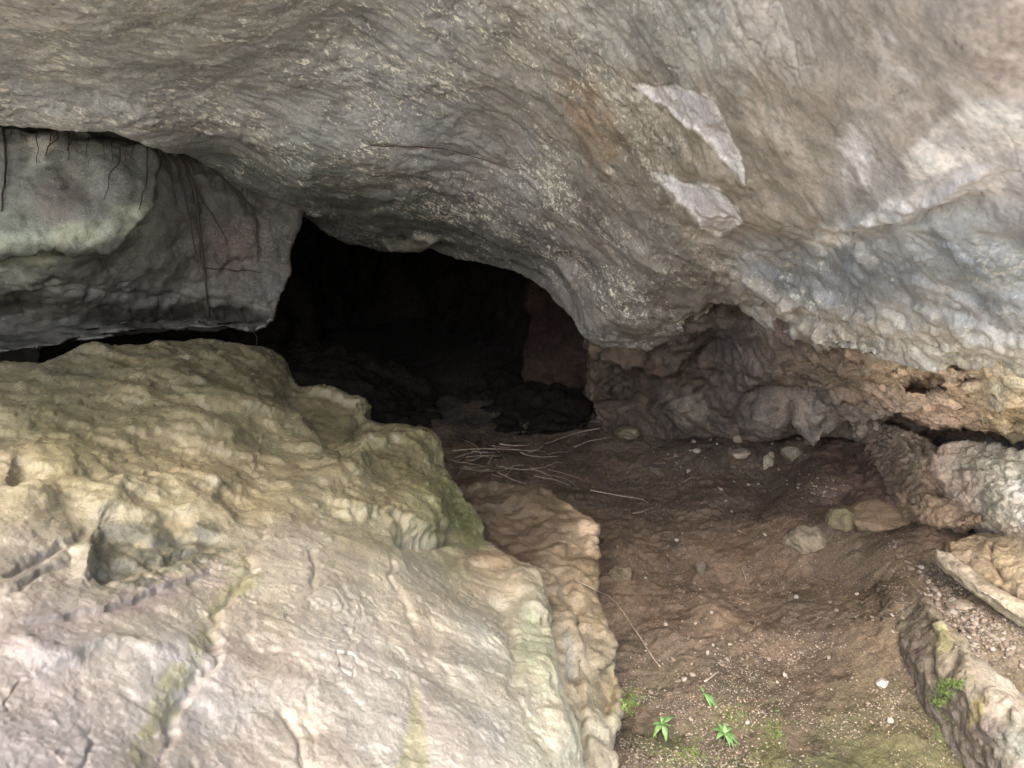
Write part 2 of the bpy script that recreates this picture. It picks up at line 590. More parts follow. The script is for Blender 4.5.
# ================================================================== ROOF ROCK
roof_ctrl = [(0, 115, 1.75), (150, 135, 1.95), (300, 190, 2.25), (430, 205, 2.42), (505, 240, 2.5), (385, 198, 2.36), (292, 215, 2.78), (345, 241, 3.1), (385, 252, 3.3), (430, 251, 3.25), (475, 264, 3.1), (528, 282, 2.92), (225, 172, 2.42), (580, 332, 2.7), (640, 345, 2.62),
             (700, 318, 2.32), (722, 302, 2.12), (850, 352, 1.6), (1024, 372, 1.22), (1250, 390, 0.95),
             (0, 60, 1.45), (0, 0, 1.2), (200, 60, 1.6), (200, 0, 1.32), (350, 100, 1.85), (512, 100, 1.75), (512, 0, 1.35), (512, 180, 2.15), (600, 250, 2.15),
             (512, -300, 0.95), (700, 150, 1.3), (700, 250, 1.65), (700, 0, 0.98), (850, 150, 0.92), (850, 230, 1.08), (850, 300, 1.33),
             (1000, 100, 0.62), (1000, 200, 0.78), (1000, 290, 1.0), (1000, 0, 0.52), (-300, 0, 1.05), (-300, 100, 1.45), (-300, -350, 0.8), (300, -350, 0.92),
             (1000, -350, 0.42), (1300, 0, 0.42), (1300, -350, 0.36), (1300, 300, 0.8)]
lip = [(-420, 118), (-150, 116), (0, 117), (60, 122), (110, 126), (160, 140), (200, 160), (250, 187), (285, 210), (312, 226), (345, 241), (385, 252), (430, 251), (475, 264),
       (520, 276), (550, 294), (572, 318), (583, 334), (605, 344), (650, 348), (690, 330), (716, 302), (735, 304), (770, 330), (820, 348), (900, 360), (1024, 376), (1150, 388), (1330, 395)]
fs = np.concatenate([np.linspace(0, 0.21, 45, endpoint=False), np.linspace(0.21, 0.85, 900, endpoint=False), np.linspace(0.85, 1, 30)])
ft = np.concatenate([np.linspace(0, 0.44, 40, endpoint=False), np.linspace(0.44, 1, 330)])
me = skin_solid([(-420, -380), (1330, -380)], lip, logd(roof_ctrl), fs, ft,
                [(0, 0.008, 0.0015), (0, 0.018, 0.005), (0, 0.03, 0.012), (0, 0.05, 0.026), (0, 0.08, 0.05), (0.01, 0.13, 0.09), (0.01, 0.22, 0.18), (0.02, 0.4, 0.45), (0.03, 0.6, 0.85), (0.05, 0.75, 1.35)])
S = Sculpt(me)
Vr = S.V
# broad swells, then strata that follow the dip, then breakage
S.disp(0.03 * fbm(Vr, 2.2, 3, 0.5, 101)); S.refresh()
S.line([(0, 92), (120, 108), (250, 150), (370, 172), (470, 196)], 9, -0.010, 8)
S.line([(-60, 75), (60, 88), (130, 105), (210, 118)], 7, -0.012, 6, oneside=1)
S.line([(365, 145), (420, 150), (470, 158), (520, 172), (560, 200)], 2.0, -0.012, 5)
S.line([(120, 100), (240, 128), (320, 160), (430, 178), (520, 230)], 12, 0.012, 8)
S.line([(700, 120), (740, 170), (790, 230), (850, 260)], 20, -0.015, 9)
S.line([(690, 262), (760, 300), (860, 322), (1024, 348)], 8, 0.012, 9)
S.line([(680, 215), (730, 225), (800, 245), (870, 240), (960, 205), (1060, 190)], 10, -0.016, 9, oneside=1)
S.line([(830, 240), (860, 228), (920, 210), (1000, 160)], 6, 0.008, 8)
S.line([(640, 258), (700, 285), (740, 300), (840, 345)], 6, -0.008, 7)
S.area([(688, 232), (780, 238), (840, 250), (900, 215), (1060, 190), (1060, 300), (900, 320), (800, 300), (730, 270)], 10, -0.012, 10)
S.blob(640, 318, 60, 25, 0.02, 0.2)
S.line([(640, 300), (680, 312), (712, 300)], 6, 0.014, 4); S.line([(650, 325), (690, 318), (720, 300)], 4, -0.012, 4)
S.line([(560, 268), (600, 300), (650, 320)], 10, 0.012, 5)
S.blob(600, 330, 18, 14, 0.02)
lipd = dist_poly(S.u, S.v, lip)[0]; lw_ = np.exp(-(lipd / 22) ** 2) * smooth01((S.u - 560) / 60) * S.front
S.disp(lw_ * (0.014 * terrace(fbm(Vr, 9, 3, 0.5, 111), 2.2, 0.6) + 0.006 * fbm(Vr, 20, 3, 0.5, 113)))
S.line([(608, 285), (618, 296), (625, 312)], 3.5, 0.012, 2)
S.line([(560, 245), (590, 300), (625, 330)], 6, -0.012, 6)
S.area([(380, 238), (402, 236), (432, 232), (440, 238), (425, 248), (392, 250)], 3, 0.02, 3)
S.refresh()
# smeared along the slope: long thin scales running down to the right
T = np.stack([Vr[:, 0] * 0.80 + Vr[:, 1] * 0.45 - Vr[:, 2] * 0.45, -Vr[:, 0] * 0.5 + Vr[:, 1] * 0.8, Vr[:, 2] + 0.5 * Vr[:, 0]], -1)
wl = fbm(Vr, 4, 3, 0.5, 121)
sc = fbm(T * np.array([0.42, 1.2, 1.2]) + 0.06 * wl[:, None], 16, 5, 0.6, 131)
near = smooth01((S.u - 600) / 300)
sc2 = fbm(T * np.array([0.22, 1.2, 1.2]) + 0.05 * wl[:, None], 26, 4, 0.6, 135)
S.disp((0.0022 * terrace(sc, 3.0, 0.6) + 0.003 * sc + 0.0010 * terrace(sc2, 3.0, 0.6)) * (1 - 0.75 * near))
fac = smooth01((S.u - 660) / 120) * smooth01((S.v - 225) / 25)
S.disp(fac * (0.022 * terrace(fbm(T * np.array([0.45, 1, 1]), 7, 2, 0.4, 137), 2.0, 0.7) + 0.007 * terrace(fbm(T * np.array([0.4, 1, 1]) + 0.02 * wl[:, None], 20, 3, 0.5, 139), 2.0, 0.8) + 0.0008 * terrace(fbm(T * np.array([0.3, 1, 1]), 50, 3, 0.55, 138), 2.0, 0.8)))
S.refresh()
S.disp(0.005 * (1 - 0.5 * near) * fbm(Vr, 7, 3, 0.5, 141) + 0.0012 * (1 - 0.75 * near) * fbm(Vr, 22, 6, 0.62, 143) + 0.0018 * (1 - 0.85 * near) * np.maximum(0, ridged(T * np.array([0.35, 1, 1]), 40, 3, 0.5, 151)))
cr = np.abs(fbm(T * np.array([0.35, 1.3, 1.3]) + 0.05 * wl[:, None], 7, 4, 0.55, 161))
S.disp(-0.006 * np.exp(-(cr / 0.022) ** 2) * smooth01(fbm(Vr, 3.5, 3, 0.5, 163) * 3 + 0.3) * (1 - 0.7 * near))
S.refresh()
for pl_ in ([(630, 83), (652, 84), (690, 88), (712, 100), (725, 120), (738, 150), (746, 185), (728, 165), (700, 135), (662, 105)], [(655, 172), (680, 180), (718, 188), (732, 200), (742, 222), (720, 236), (706, 232), (690, 212), (675, 198)]):
    S.area(pl_, 1.6, -0.004, 4.5, 3)     # fresh scars where a flake came off
S.refresh()
u, v = S.wobble(6, 10)
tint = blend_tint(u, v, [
    (60, 40, 0.27, 0.25, 0.215), (200, 30, 0.27, 0.25, 0.21), (100, 100, 0.26, 0.245, 0.21), (250, 120, 0.26, 0.24, 0.205), (380, 175, 0.23, 0.215, 0.18), (290, 198, 0.11, 0.108, 0.09), (340, 218, 0.10, 0.098, 0.08), (385, 225, 0.095, 0.092, 0.076), (420, 235, 0.095, 0.09, 0.075), (450, 235, 0.105, 0.096, 0.082), (500, 258, 0.115, 0.10, 0.085), (540, 280, 0.125, 0.105, 0.088), (240, 172, 0.13, 0.128, 0.106),  # points behind the lip darkened towards the mouth: light falloff put into the colour
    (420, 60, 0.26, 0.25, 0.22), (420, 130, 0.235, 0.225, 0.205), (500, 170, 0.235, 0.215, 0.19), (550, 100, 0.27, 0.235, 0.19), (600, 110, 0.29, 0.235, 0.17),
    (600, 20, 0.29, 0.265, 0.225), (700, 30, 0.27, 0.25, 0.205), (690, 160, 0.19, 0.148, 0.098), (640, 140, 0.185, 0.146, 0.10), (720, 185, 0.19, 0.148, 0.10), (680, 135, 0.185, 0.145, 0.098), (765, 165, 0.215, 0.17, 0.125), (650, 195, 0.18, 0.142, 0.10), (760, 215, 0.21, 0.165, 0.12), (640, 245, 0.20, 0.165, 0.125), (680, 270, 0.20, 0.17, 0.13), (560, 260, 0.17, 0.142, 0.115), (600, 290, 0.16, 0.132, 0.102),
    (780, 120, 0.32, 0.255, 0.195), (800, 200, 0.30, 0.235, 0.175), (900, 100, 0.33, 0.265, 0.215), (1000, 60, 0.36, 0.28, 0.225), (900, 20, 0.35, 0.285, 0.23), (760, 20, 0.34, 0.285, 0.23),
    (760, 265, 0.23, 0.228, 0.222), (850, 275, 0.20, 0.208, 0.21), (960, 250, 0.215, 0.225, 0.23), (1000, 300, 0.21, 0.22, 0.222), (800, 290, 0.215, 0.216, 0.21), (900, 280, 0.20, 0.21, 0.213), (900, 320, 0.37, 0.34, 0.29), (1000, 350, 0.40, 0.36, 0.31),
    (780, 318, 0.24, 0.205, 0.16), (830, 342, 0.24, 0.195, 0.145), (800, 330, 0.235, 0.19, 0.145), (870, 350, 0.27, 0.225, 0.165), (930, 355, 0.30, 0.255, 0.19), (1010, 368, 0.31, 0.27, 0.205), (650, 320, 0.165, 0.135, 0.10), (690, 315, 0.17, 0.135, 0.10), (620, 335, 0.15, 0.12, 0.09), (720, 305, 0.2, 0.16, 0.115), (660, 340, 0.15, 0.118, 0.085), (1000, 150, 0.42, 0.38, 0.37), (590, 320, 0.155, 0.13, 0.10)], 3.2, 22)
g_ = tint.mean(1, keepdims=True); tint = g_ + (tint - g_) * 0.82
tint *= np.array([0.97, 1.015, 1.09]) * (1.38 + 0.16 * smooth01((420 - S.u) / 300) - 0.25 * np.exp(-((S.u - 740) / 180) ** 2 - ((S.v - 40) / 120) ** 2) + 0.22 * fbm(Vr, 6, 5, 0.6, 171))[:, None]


def patch(tint, poly, col, amount, wob=7, soft=4, seed=3, rim=None, hole=0.0):
    uu, vv = S.wobble(wob, 22, seed)
    d = sdf(uu, vv, poly)
    w = smooth01(0.5 - d / (2 * soft)) * S.front
    if hole: w = w * smooth01(0.5 + hole * fbm(S.V, 30, 4, 0.6, seed + 5) + 0.35)
    tint = mix(tint, col, amount * w)
    if rim:
        r = np.exp(-((d + soft) / (soft * 1.3)) ** 2) * S.front
        tint = mix(tint, rim, 0.8 * r * smooth01(0.6 + fbm(S.V, 40, 3, 0.6, 8)))
    return tint


LIME, LIMEV = (0.64, 0.61, 0.60), (0.80, 0.77, 0.73)
tint = patch(tint, [(630, 83), (652, 84), (690, 88), (712, 100), (725, 120), (738, 150), (746, 185), (728, 165), (700, 135), (662, 105)], (0.50, 0.465, 0.465), 1.0, 4.5, 1.2, 3, LIMEV)
tint = patch(tint, [(655, 172), (680, 180), (718, 188), (732, 200), (742, 222), (720, 236), (706, 232), (690, 212), (675, 198)], (0.54, 0.505, 0.51), 1.0, 4.5, 1.2, 4, LIMEV)
tint = patch(tint, [(838, 135), (862, 122), (872, 165), (862, 190), (846, 178)], LIME, 0.85, 10, 6, 5, None, 1.0)
tint = patch(tint, [(862, 25), (885, 22), (905, 70), (940, 110), (925, 120), (885, 85)], LIME, 0.6, 12, 8, 6, None, 1.0)
tint = patch(tint, [(905, 160), (950, 110), (1030, 105), (1030, 150), (960, 160), (915, 180)], LIME, 0.95, 10, 6, 7, LIMEV, 0.6)
tint = patch(tint, [(820, 225), (850, 222), (900, 195), (960, 165), (1030, 140), (1030, 180), (960, 200), (880, 222), (835, 245)], LIME, 0.75, 9, 6, 9, None, 0.9)
tint = patch(tint, [(800, 240), (840, 235), (850, 245), (820, 250)], LIMEV, 0.6, 6, 3, 11, None, 0.8)
tint = patch(tint, [(700, 255), (760, 285), (840, 310), (900, 322), (1024, 340), (1024, 375), (900, 358), (820, 345), (760, 318)], (0.44, 0.385, 0.31), 0.45, 8, 10, 12, None, 0.9)
tint = patch(tint, [(380, 240), (402, 238), (432, 234), (440, 240), (425, 250), (392, 252)], (0.42, 0.40, 0.34), 0.9, 3, 2, 13)
vein = np.abs(fbm(T * np.array([0.3, 1.2, 1.2]) + 0.06 * wl[:, None], 9, 4, 0.55, 191))
tint = mix(tint, (0.52, 0.50, 0.47), fac * 0.7 * np.exp(-(vein / 0.05) ** 2) * smooth01(0.5 + 1.5 * fbm(S.V, 9, 3, 0.6, 193)))     # lime along the broken edges
tint = patch(tint, [(560, 70), (600, 85), (625, 140), (600, 170), (570, 130)], (0.27, 0.18, 0.11), 0.55, 12, 10, 14, None, 0.9)
gl = 0.10 * smooth01(fbm(S.V, 9, 4, 0.6, 181) + 0.3)
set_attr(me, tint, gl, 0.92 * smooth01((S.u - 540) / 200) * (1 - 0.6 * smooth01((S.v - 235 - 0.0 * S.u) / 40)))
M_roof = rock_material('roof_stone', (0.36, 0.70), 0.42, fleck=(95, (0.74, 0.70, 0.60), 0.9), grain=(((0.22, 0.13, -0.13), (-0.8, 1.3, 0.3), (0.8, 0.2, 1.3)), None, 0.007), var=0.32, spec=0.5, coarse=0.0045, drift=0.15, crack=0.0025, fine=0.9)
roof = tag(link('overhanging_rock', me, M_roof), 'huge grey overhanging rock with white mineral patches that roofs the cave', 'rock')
ROOF_V = S.V

# ================================================================== LEFT BLOCK
blk_ctrl = [(300, 220, 2.62), (290, 260, 2.62), (262, 325, 2.6), (200, 170, 2.35), (180, 260, 2.4), (150, 330, 2.45), (100, 140, 2.12), (90, 220, 2.06), (100, 300, 2.3),
            (0, 140, 2.05), (0, 230, 1.98), (0, 300, 2.2), (0, 345, 2.3), (-300, 150, 1.95), (-300, 300, 2.1), (240, 120, 2.5), (0, 60, 2.1), (-600, 250, 1.9)]
V, F = sheet_hull([(-700, 70), (0, 60), (180, 70), (306, 130)], [(-700, 372), (-100, 365), (0, 356), (60, 345), (130, 337), (200, 332), (258, 332), (270, 325), (283, 292), (294, 268), (288, 255), (302, 212), (310, 190)],
                  logd(blk_ctrl), 90, 50, (-0.5, 1.3, 0.25), 1.0, 3)
me = remesh(V, F, 0.0085, 8)
S = Sculpt(me); Vr = S.V
S.disp(0.02 * fbm(Vr, 3, 3, 0.5, 201)); S.refresh()
# the pale bulge and the shelf lip under it, the brow above the underside
S.area([(-200, 120), (150, 150), (150, 190), (135, 222), (110, 240), (40, 248), (-200, 250)], 8, 0.075, 6)
S.area([(-60, 165), (40, 165), (90, 175), (95, 200), (60, 222), (-60, 232)], 16, -0.035, 5)
S.line([(-40, 252), (30, 251), (95, 246), (120, 236), (150, 218), (160, 190)], 4, -0.02, 4)
S.refresh()
S.line([(0, 300), (60, 288), (120, 292), (200, 300), (270, 308)], 6, -0.018, 6, oneside=1)
S.area([(-300, 300), (40, 302), (100, 312), (150, 318), (230, 314), (268, 324), (262, 350), (-300, 390)], 12, 0.22, 4, along='view')
S.line([(205, 180), (240, 192), (262, 225), (266, 262)], 5, -0.010, 4)
S.line([(215, 268), (250, 262), (292, 275)], 4, -0.010, 4)
S.line([(60, 130), (140, 140), (190, 160)], 6, -0.012, 4)
S.refresh()
q = fbm(Vr * np.array([0.7, 1, 1.2]), 12, 5, 0.6, 211)
S.disp(0.008 * terrace(q, 2.5, 0.6) + 0.0035 * fbm(Vr, 26, 4, 0.55, 221) - 0.045 * np.maximum(0, ridged(Vr, 6, 2, 0.5, 231) - 1.15))
S.refresh()
u, v = S.wobble(5, 10)
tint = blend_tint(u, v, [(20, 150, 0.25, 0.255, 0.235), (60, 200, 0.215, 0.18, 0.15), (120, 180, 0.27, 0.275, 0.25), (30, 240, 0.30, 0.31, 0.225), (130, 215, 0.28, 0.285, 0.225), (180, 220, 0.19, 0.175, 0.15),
                          (250, 200, 0.175, 0.16, 0.14), (235, 245, 0.19, 0.135, 0.115), (100, 270, 0.165, 0.155, 0.135), (200, 290, 0.165, 0.15, 0.13), (0, 330, 0.09, 0.083, 0.07), (150, 328, 0.10, 0.09, 0.075), (270, 260, 0.16, 0.145, 0.12)], 3, 15)  # underside points tinted darker, its shade put into the colour
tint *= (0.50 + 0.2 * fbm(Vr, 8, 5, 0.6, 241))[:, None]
tint = patch(tint, [(-20, 232), (60, 228), (120, 205), (150, 205), (145, 220), (110, 242), (50, 250), (-20, 252)], (0.40, 0.42, 0.31), 0.6, 5, 5, 21, None, 0.8)
tint = patch(tint, [(25, 140), (50, 138), (48, 160), (30, 170)], (0.45, 0.45, 0.41), 0.7, 6, 4, 22, None, 0.9)
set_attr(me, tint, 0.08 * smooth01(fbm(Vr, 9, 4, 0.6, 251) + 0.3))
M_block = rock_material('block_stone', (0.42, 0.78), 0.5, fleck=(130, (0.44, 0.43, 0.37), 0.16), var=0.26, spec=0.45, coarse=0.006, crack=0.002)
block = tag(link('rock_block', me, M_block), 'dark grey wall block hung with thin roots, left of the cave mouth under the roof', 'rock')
BLOCK_V = S.V

# ================================================================== RIGHT WALL
wall_ctrl = [(585, 340, 2.80), (590, 385, 2.90), (650, 350, 2.70), (640, 400, 2.95), (620, 430, 3.0), (700, 350, 2.52), (730, 330, 2.32), (690, 400, 2.78), (690, 428, 2.78), (740, 380, 2.42), (760, 410, 2.5), (760, 436, 2.66),
             (820, 370, 1.98), (830, 400, 2.25), (850, 430, 2.42), (900, 380, 1.70), (900, 410, 1.98), (900, 440, 2.3), (980, 390, 1.42), (960, 420, 1.8), (960, 455, 2.15), (1024, 395, 1.32), (1024, 440, 1.85),
             (775, 338, 1.98), (830, 354, 1.76), (900, 366, 1.52), (960, 374, 1.38), (1024, 384, 1.25), (745, 312, 2.1), (690, 335, 2.38), (640, 350, 2.66), (650, 250, 2.75), (800, 270, 2.1), (1000, 300, 1.5), (1400, 400, 1.2), (1400, 300, 1.2), (560, 250, 3.1), (1200, 520, 1.7)]
V, F = sheet_hull([(560, 230), (800, 230), (1000, 260), (1450, 250)], [(584, 345), (586, 375), (592, 410), (606, 440), (620, 475), (760, 505), (880, 525), (960, 540), (1100, 590), (1450, 640)], logd(wall_ctrl), 110, 60, (0.7, 1.2, 0.1), 1.0, 3)
me = remesh(V, F, 0.0075, 7)
S = Sculpt(me); Vr = S.V
S.disp(0.02 * fbm(Vr, 4, 3, 0.5, 301)); S.refresh()
# fluted drapery at the mouth, hanging lobes, boulders at the foot
for x0 in (594, 606, 618, 628): S.line([(x0, 338), (x0 + 2, 370), (x0 - 1, 402)], 4.5, 0.042, 2)
S.line([(586, 346), (612, 342), (640, 352), (665, 366), (690, 362)], 8, 0.07, 3)
S.line([(640, 385), (655, 372), (690, 364), (720, 352)], 4, -0.06, 3)
S.line([(660, 384), (690, 372), (725, 378)], 3.5, -0.03, 3)
S.line([(668, 396), (700, 384), (722, 388)], 3.5, -0.028, 3)
S.blob(680, 404, 24, 16, 0.10); S.line([(668, 392), (672, 420)], 2.5, -0.02, 2); S.line([(688, 392), (690, 425)], 3, -0.012, 2)
S.blob(710, 348, 18, 18, -0.04); S.blob(732, 320, 8, 10, -0.05)
S.blob(775, 372, 32, 20, 0.02)
S.line([(728, 398), (760, 392), (798, 390), (830, 395)], 4, -0.06, 3)
S.blob(765, 410, 28, 13, 0.09); S.blob(818, 412, 24, 13, 0.09); S.blob(822, 416, 8, 7, 0.025); S.line([(792, 395), (796, 425)], 3, -0.03, 2)
S.line([(735, 430), (800, 428), (870, 428), (900, 440)], 6, -0.06, 3)
S.blob(850, 356, 9, 12, 0.035); S.blob(868, 366, 16, 7, 0.03, -0.3)
S.line([(840, 372), (880, 372), (905, 366)], 3, -0.02, 3)
S.area([(905, 386), (918, 378), (935, 373), (946, 378), (944, 387), (930, 391), (908, 391)], 2.5, 0.20, 0.8, along='view')
S.area([(958, 378), (972, 373), (980, 378), (970, 384), (960, 384)], 2.5, 0.10, 2, along='view')
S.area([(952, 364), (968, 362), (966, 368), (954, 368)], 2, 0.06, 2, along='view')
S.area([(1006, 403), (1030, 396), (1030, 424), (1010, 426)], 3, 0.05, 2, along='view')
S.area([(872, 424), (900, 414), (925, 424), (940, 430), (965, 426), (1000, 438), (1060, 446), (1060, 500), (960, 500), (905, 464)], 3, 0.32, 2, along='view')
S.area([(985, 385), (1040, 380), (1040, 398), (1000, 402)], 5, 0.03, 4)
S.refresh()
q = fbm(Vr, 14, 5, 0.6, 311)
crumb = smooth01((S.u - 830) / 80)
S.disp(0.014 * terrace(q, 2.6, 0.55) + 0.008 * fbm(Vr, 24, 4, 0.6, 321) + crumb * (0.007 * np.maximum(0, ridged(Vr, 34, 3, 0.55, 331) - 0.3) - 0.009 * np.maximum(0, fbm(Vr, 30, 3, 0.6, 333) - 0.25) + 0.003 * fbm(Vr, 80, 3, 0.6, 335)) - 0.04 * np.maximum(0, ridged(Vr, 8, 2, 0.5, 341) - 1.15))
S.refresh()
u, v = S.wobble(5, 12)
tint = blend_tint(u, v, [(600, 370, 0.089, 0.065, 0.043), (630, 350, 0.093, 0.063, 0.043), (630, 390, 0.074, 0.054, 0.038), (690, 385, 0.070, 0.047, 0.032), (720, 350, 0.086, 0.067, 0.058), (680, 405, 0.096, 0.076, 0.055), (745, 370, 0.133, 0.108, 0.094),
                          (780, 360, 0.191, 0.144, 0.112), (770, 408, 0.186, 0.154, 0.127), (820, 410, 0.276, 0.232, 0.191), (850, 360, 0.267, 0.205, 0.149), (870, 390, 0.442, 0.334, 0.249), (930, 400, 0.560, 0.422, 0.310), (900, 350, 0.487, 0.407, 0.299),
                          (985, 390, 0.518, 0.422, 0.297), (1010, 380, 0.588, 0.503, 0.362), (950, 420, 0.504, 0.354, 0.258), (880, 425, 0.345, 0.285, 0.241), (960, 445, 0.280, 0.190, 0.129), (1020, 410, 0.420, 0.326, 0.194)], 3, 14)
tint = tint * np.array([1.03, 1.01, 0.98]) * (0.85 + 0.55 * smooth01((S.u - 830) / 90))[:, None]  # deep end darker, right end brighter: light falloff painted into the tint
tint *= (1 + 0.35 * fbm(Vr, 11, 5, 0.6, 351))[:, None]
tint = patch(tint, [(668, 392), (690, 390), (712, 404), (705, 422), (672, 424)], (0.20, 0.17, 0.13), 0.7, 6, 4, 31, None, 0.9)
tint = patch(tint, [(984, 400), (1000, 398), (998, 408), (986, 408)], (0.6, 0.55, 0.46), 0.8, 4, 2, 33, None, 0.6)
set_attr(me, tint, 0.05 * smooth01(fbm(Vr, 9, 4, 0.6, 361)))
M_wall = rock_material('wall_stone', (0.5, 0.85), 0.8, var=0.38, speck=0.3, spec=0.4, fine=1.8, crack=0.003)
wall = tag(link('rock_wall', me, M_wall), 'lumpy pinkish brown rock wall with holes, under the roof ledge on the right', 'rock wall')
WALL_V = S.V

# ================================================================== FRONT BOULDER
bo_ctrl = [(0, 364, 1.72), (200, 345, 2.02), (270, 352, 2.12), (300, 385, 2.10), (365, 402, 2.08), (440, 455, 1.98), (482, 530, 1.75), (535, 560, 1.48), (560, 640, 1.25), (578, 768, 1.02),
           (100, 400, 1.52), (200, 400, 1.66), (300, 430, 1.75), (380, 470, 1.68), (0, 440, 1.22), (150, 450, 1.36), (0, 500, 0.99), (150, 510, 1.12), (300, 500, 1.33), (430, 560, 1.36), (90, 600, 0.84), (200, 590, 0.98), (0, 600, 0.77), (0, 768, 0.56), (150, 768, 0.63),
           (300, 650, 0.95), (300, 768, 0.75), (430, 680, 1.02), (450, 768, 0.85), (520, 680, 1.09), (540, 768, 0.95), (-350, 380, 1.5), (-350, 600, 0.7), (-350, 900, 0.47), (100, 950, 0.47), (400, 950, 0.64), (575, 950, 0.86)]
A = [(-380, 1000), (100, 1000), (580, 1000)]
B = [(-380, 392), (-100, 375), (0, 361), (40, 358), (85, 348), (130, 343), (200, 343), (262, 350), (285, 358), (288, 372), (302, 386), (328, 392), (362, 400), (366, 414), (392, 424), (432, 434), (440, 452), (450, 478), (470, 500), (482, 522), (484, 540), (500, 552), (530, 562), (545, 585), (553, 640), (566, 690), (580, 768), (592, 1000)]
fs = np.concatenate([np.linspace(0, 0.24, 80, endpoint=False), np.linspace(0.24, 1, 640)])
ft = np.concatenate([np.linspace(0, 0.30, 30, endpoint=False), np.linspace(0.30, 1, 420)])
me = skin_solid(A, B, logd(bo_ctrl), fs, ft, [(0, 0.006, -0.002), (0, 0.014, -0.006), (0, 0.025, -0.015), (-0.002, 0.04, -0.03), (-0.005, 0.07, -0.06), (-0.01, 0.12, -0.14), (-0.02, 0.2, -0.3), (-0.05, 0.38, -0.85)])
S = Sculpt(me); Vr = S.V
S.disp(0.022 * fbm(Vr, 3, 3, 0.5, 401)); S.refresh()
# hollow with an overhanging brow, cracks, ledges stepping up the right end
S.line([(70, 514), (105, 510), (150, 518), (210, 514), (245, 522)], 9, 0.014, 4)
S.blob(150, 556, 52, 15, -0.019, -0.12, 7); S.blob(112, 552, 20, 20, -0.012, 0.3, 6); S.blob(196, 545, 26, 9, -0.008, -0.1, 6)
S.line([(88, 548), (104, 530), (128, 533), (152, 538), (190, 536), (214, 537), (228, 546)], 8, -0.010, 6, 3, True, 1, 0.6)
S.disp(0.010 * fbm(S.V, 30, 3, 0.55, 413) * np.exp(-((S.u - 150) / 70) ** 2 - ((S.v - 558) / 26) ** 2))
S.blob(86, 560, 9, 18, 0.016, 0.3); S.blob(190, 560, 24, 6, 0.010, -0.3); S.blob(120, 572, 9, 6, 0.008)
S.line([(-5, 576), (30, 562), (62, 546), (94, 522)], 3.0, -0.007, 8); S.line([(10, 592), (50, 568), (80, 554)], 3, -0.006, 8)
S.line([(0, 628), (90, 612), (150, 592), (215, 570), (245, 560)], 8, -0.006, 4, 4, True, 1, 0.3)
S.line([(266, 500), (258, 545), (250, 580), (222, 610), (212, 660), (175, 715), (150, 768)], 10, -0.009, 14, 4, True, 1, 0.45)
S.line([(0, 640), (60, 660), (120, 640), (180, 655)], 12, 0.008, 14)
S.line([(250, 590), (262, 640), (300, 660), (312, 720), (320, 770)], 10, -0.0028, 12, 4, True, 1, 0.3); S.line([(330, 560), (352, 600), (350, 650), (372, 690)], 10, -0.0028, 12, 4, True, 1, 0.3)
S.line([(440, 600), (430, 640), (450, 690), (470, 720)], 10, -0.0028, 12, 5, True, 1, 0.3); S.line([(300, 600), (360, 620), (420, 610)], 10, -0.0028, 10, 5, True, 1, 0.3); S.line([(470, 660), (520, 690), (540, 740)], 10, -0.0028, 12, 4, True, 1, 0.3)
S.line([(0, 505), (60, 480), (110, 492), (190, 496), (250, 492)], 14, 0.030, 8)
S.line([(0, 455), (70, 440), (150, 428), (210, 428), (240, 440)], 12, 0.016, 5, oneside=1, ratio=0.9)
S.line([(10, 462), (50, 480), (110, 478)], 12, -0.030, 6)
S.line([(120, 400), (180, 375), (260, 372), (300, 400)], 10, 0.016, 6, oneside=1, ratio=0.8)
S.line([(150, 372), (230, 360), (280, 366)], 7, 0.018, 5, oneside=-1)
S.line([(170, 395), (260, 405), (330, 440), (380, 470)], 9, 0.016, 6, oneside=1, ratio=0.8)
S.line([(280, 375), (310, 420), (340, 450), (345, 480)], 8, -0.022, 6)
S.line([(300, 390), (360, 404), (366, 420)], 7, 0.02, 4, oneside=-1)
S.line([(366, 412), (352, 440), (375, 452), (382, 470)], 5, -0.022, 4)
S.line([(340, 440), (400, 440), (438, 446)], 8, 0.022, 4, oneside=-1)
S.blob(365, 462, 22, 14, 0.035); S.blob(415, 452, 18, 12, 0.03); S.blob(335, 478, 24, 16, 0.03); S.blob(425, 500, 22, 22, 0.02)
S.line([(392, 540), (420, 540), (450, 538), (462, 522)], 5, -0.03, 4)
S.line([(320, 500), (380, 520), (440, 535)], 10, 0.022, 8, oneside=-1)
S.line([(395, 545), (390, 570), (405, 600), (420, 640)], 3, -0.005, 6)
S.line([(450, 570), (480, 560), (520, 565)], 6, 0.012, 4)
S.area([(414, 680), (425, 720), (430, 800), (395, 800), (405, 740)], 6, 0.004, 4, along='view')
S.line([(485, 590), (500, 610), (520, 650), (510, 700)], 7, -0.010, 6)
S.line([(505, 560), (545, 620), (548, 690), (570, 760)], 10, 0.014, 8)
S.line([(275, 700), (300, 740), (310, 790)], 4, -0.006, 8)
S.line([(310, 545), (316, 565), (312, 590)], 3, -0.006, 4)
S.refresh()
T = np.stack([Vr[:, 0] * 0.55, Vr[:, 1] * 0.9 + Vr[:, 2] * 0.6 + 0.3 * Vr[:, 0], Vr[:, 2] * 1.4], -1)
q = fbm(T, 8, 5, 0.58, 411)
up = smooth01((545 - S.v + 0.12 * (S.u - 200)) / 90)          # upper, water-worn part is wavier; the lower face is chipped plates
S.disp((0.010 * terrace(q, 2.0, 0.5) + 0.006 * q) * (0.30 + 0.70 * up) + 0.0035 * fbm(T * np.array([0.6, 1, 1]), 17, 4, 0.5, 421) * up)
S.refresh()
ch = fbm(S.V + 0.02 * q[:, None], 22, 4, 0.55, 431)
ch2 = fbm(S.V + 0.015 * q[:, None] + 7, 34, 4, 0.55, 435)
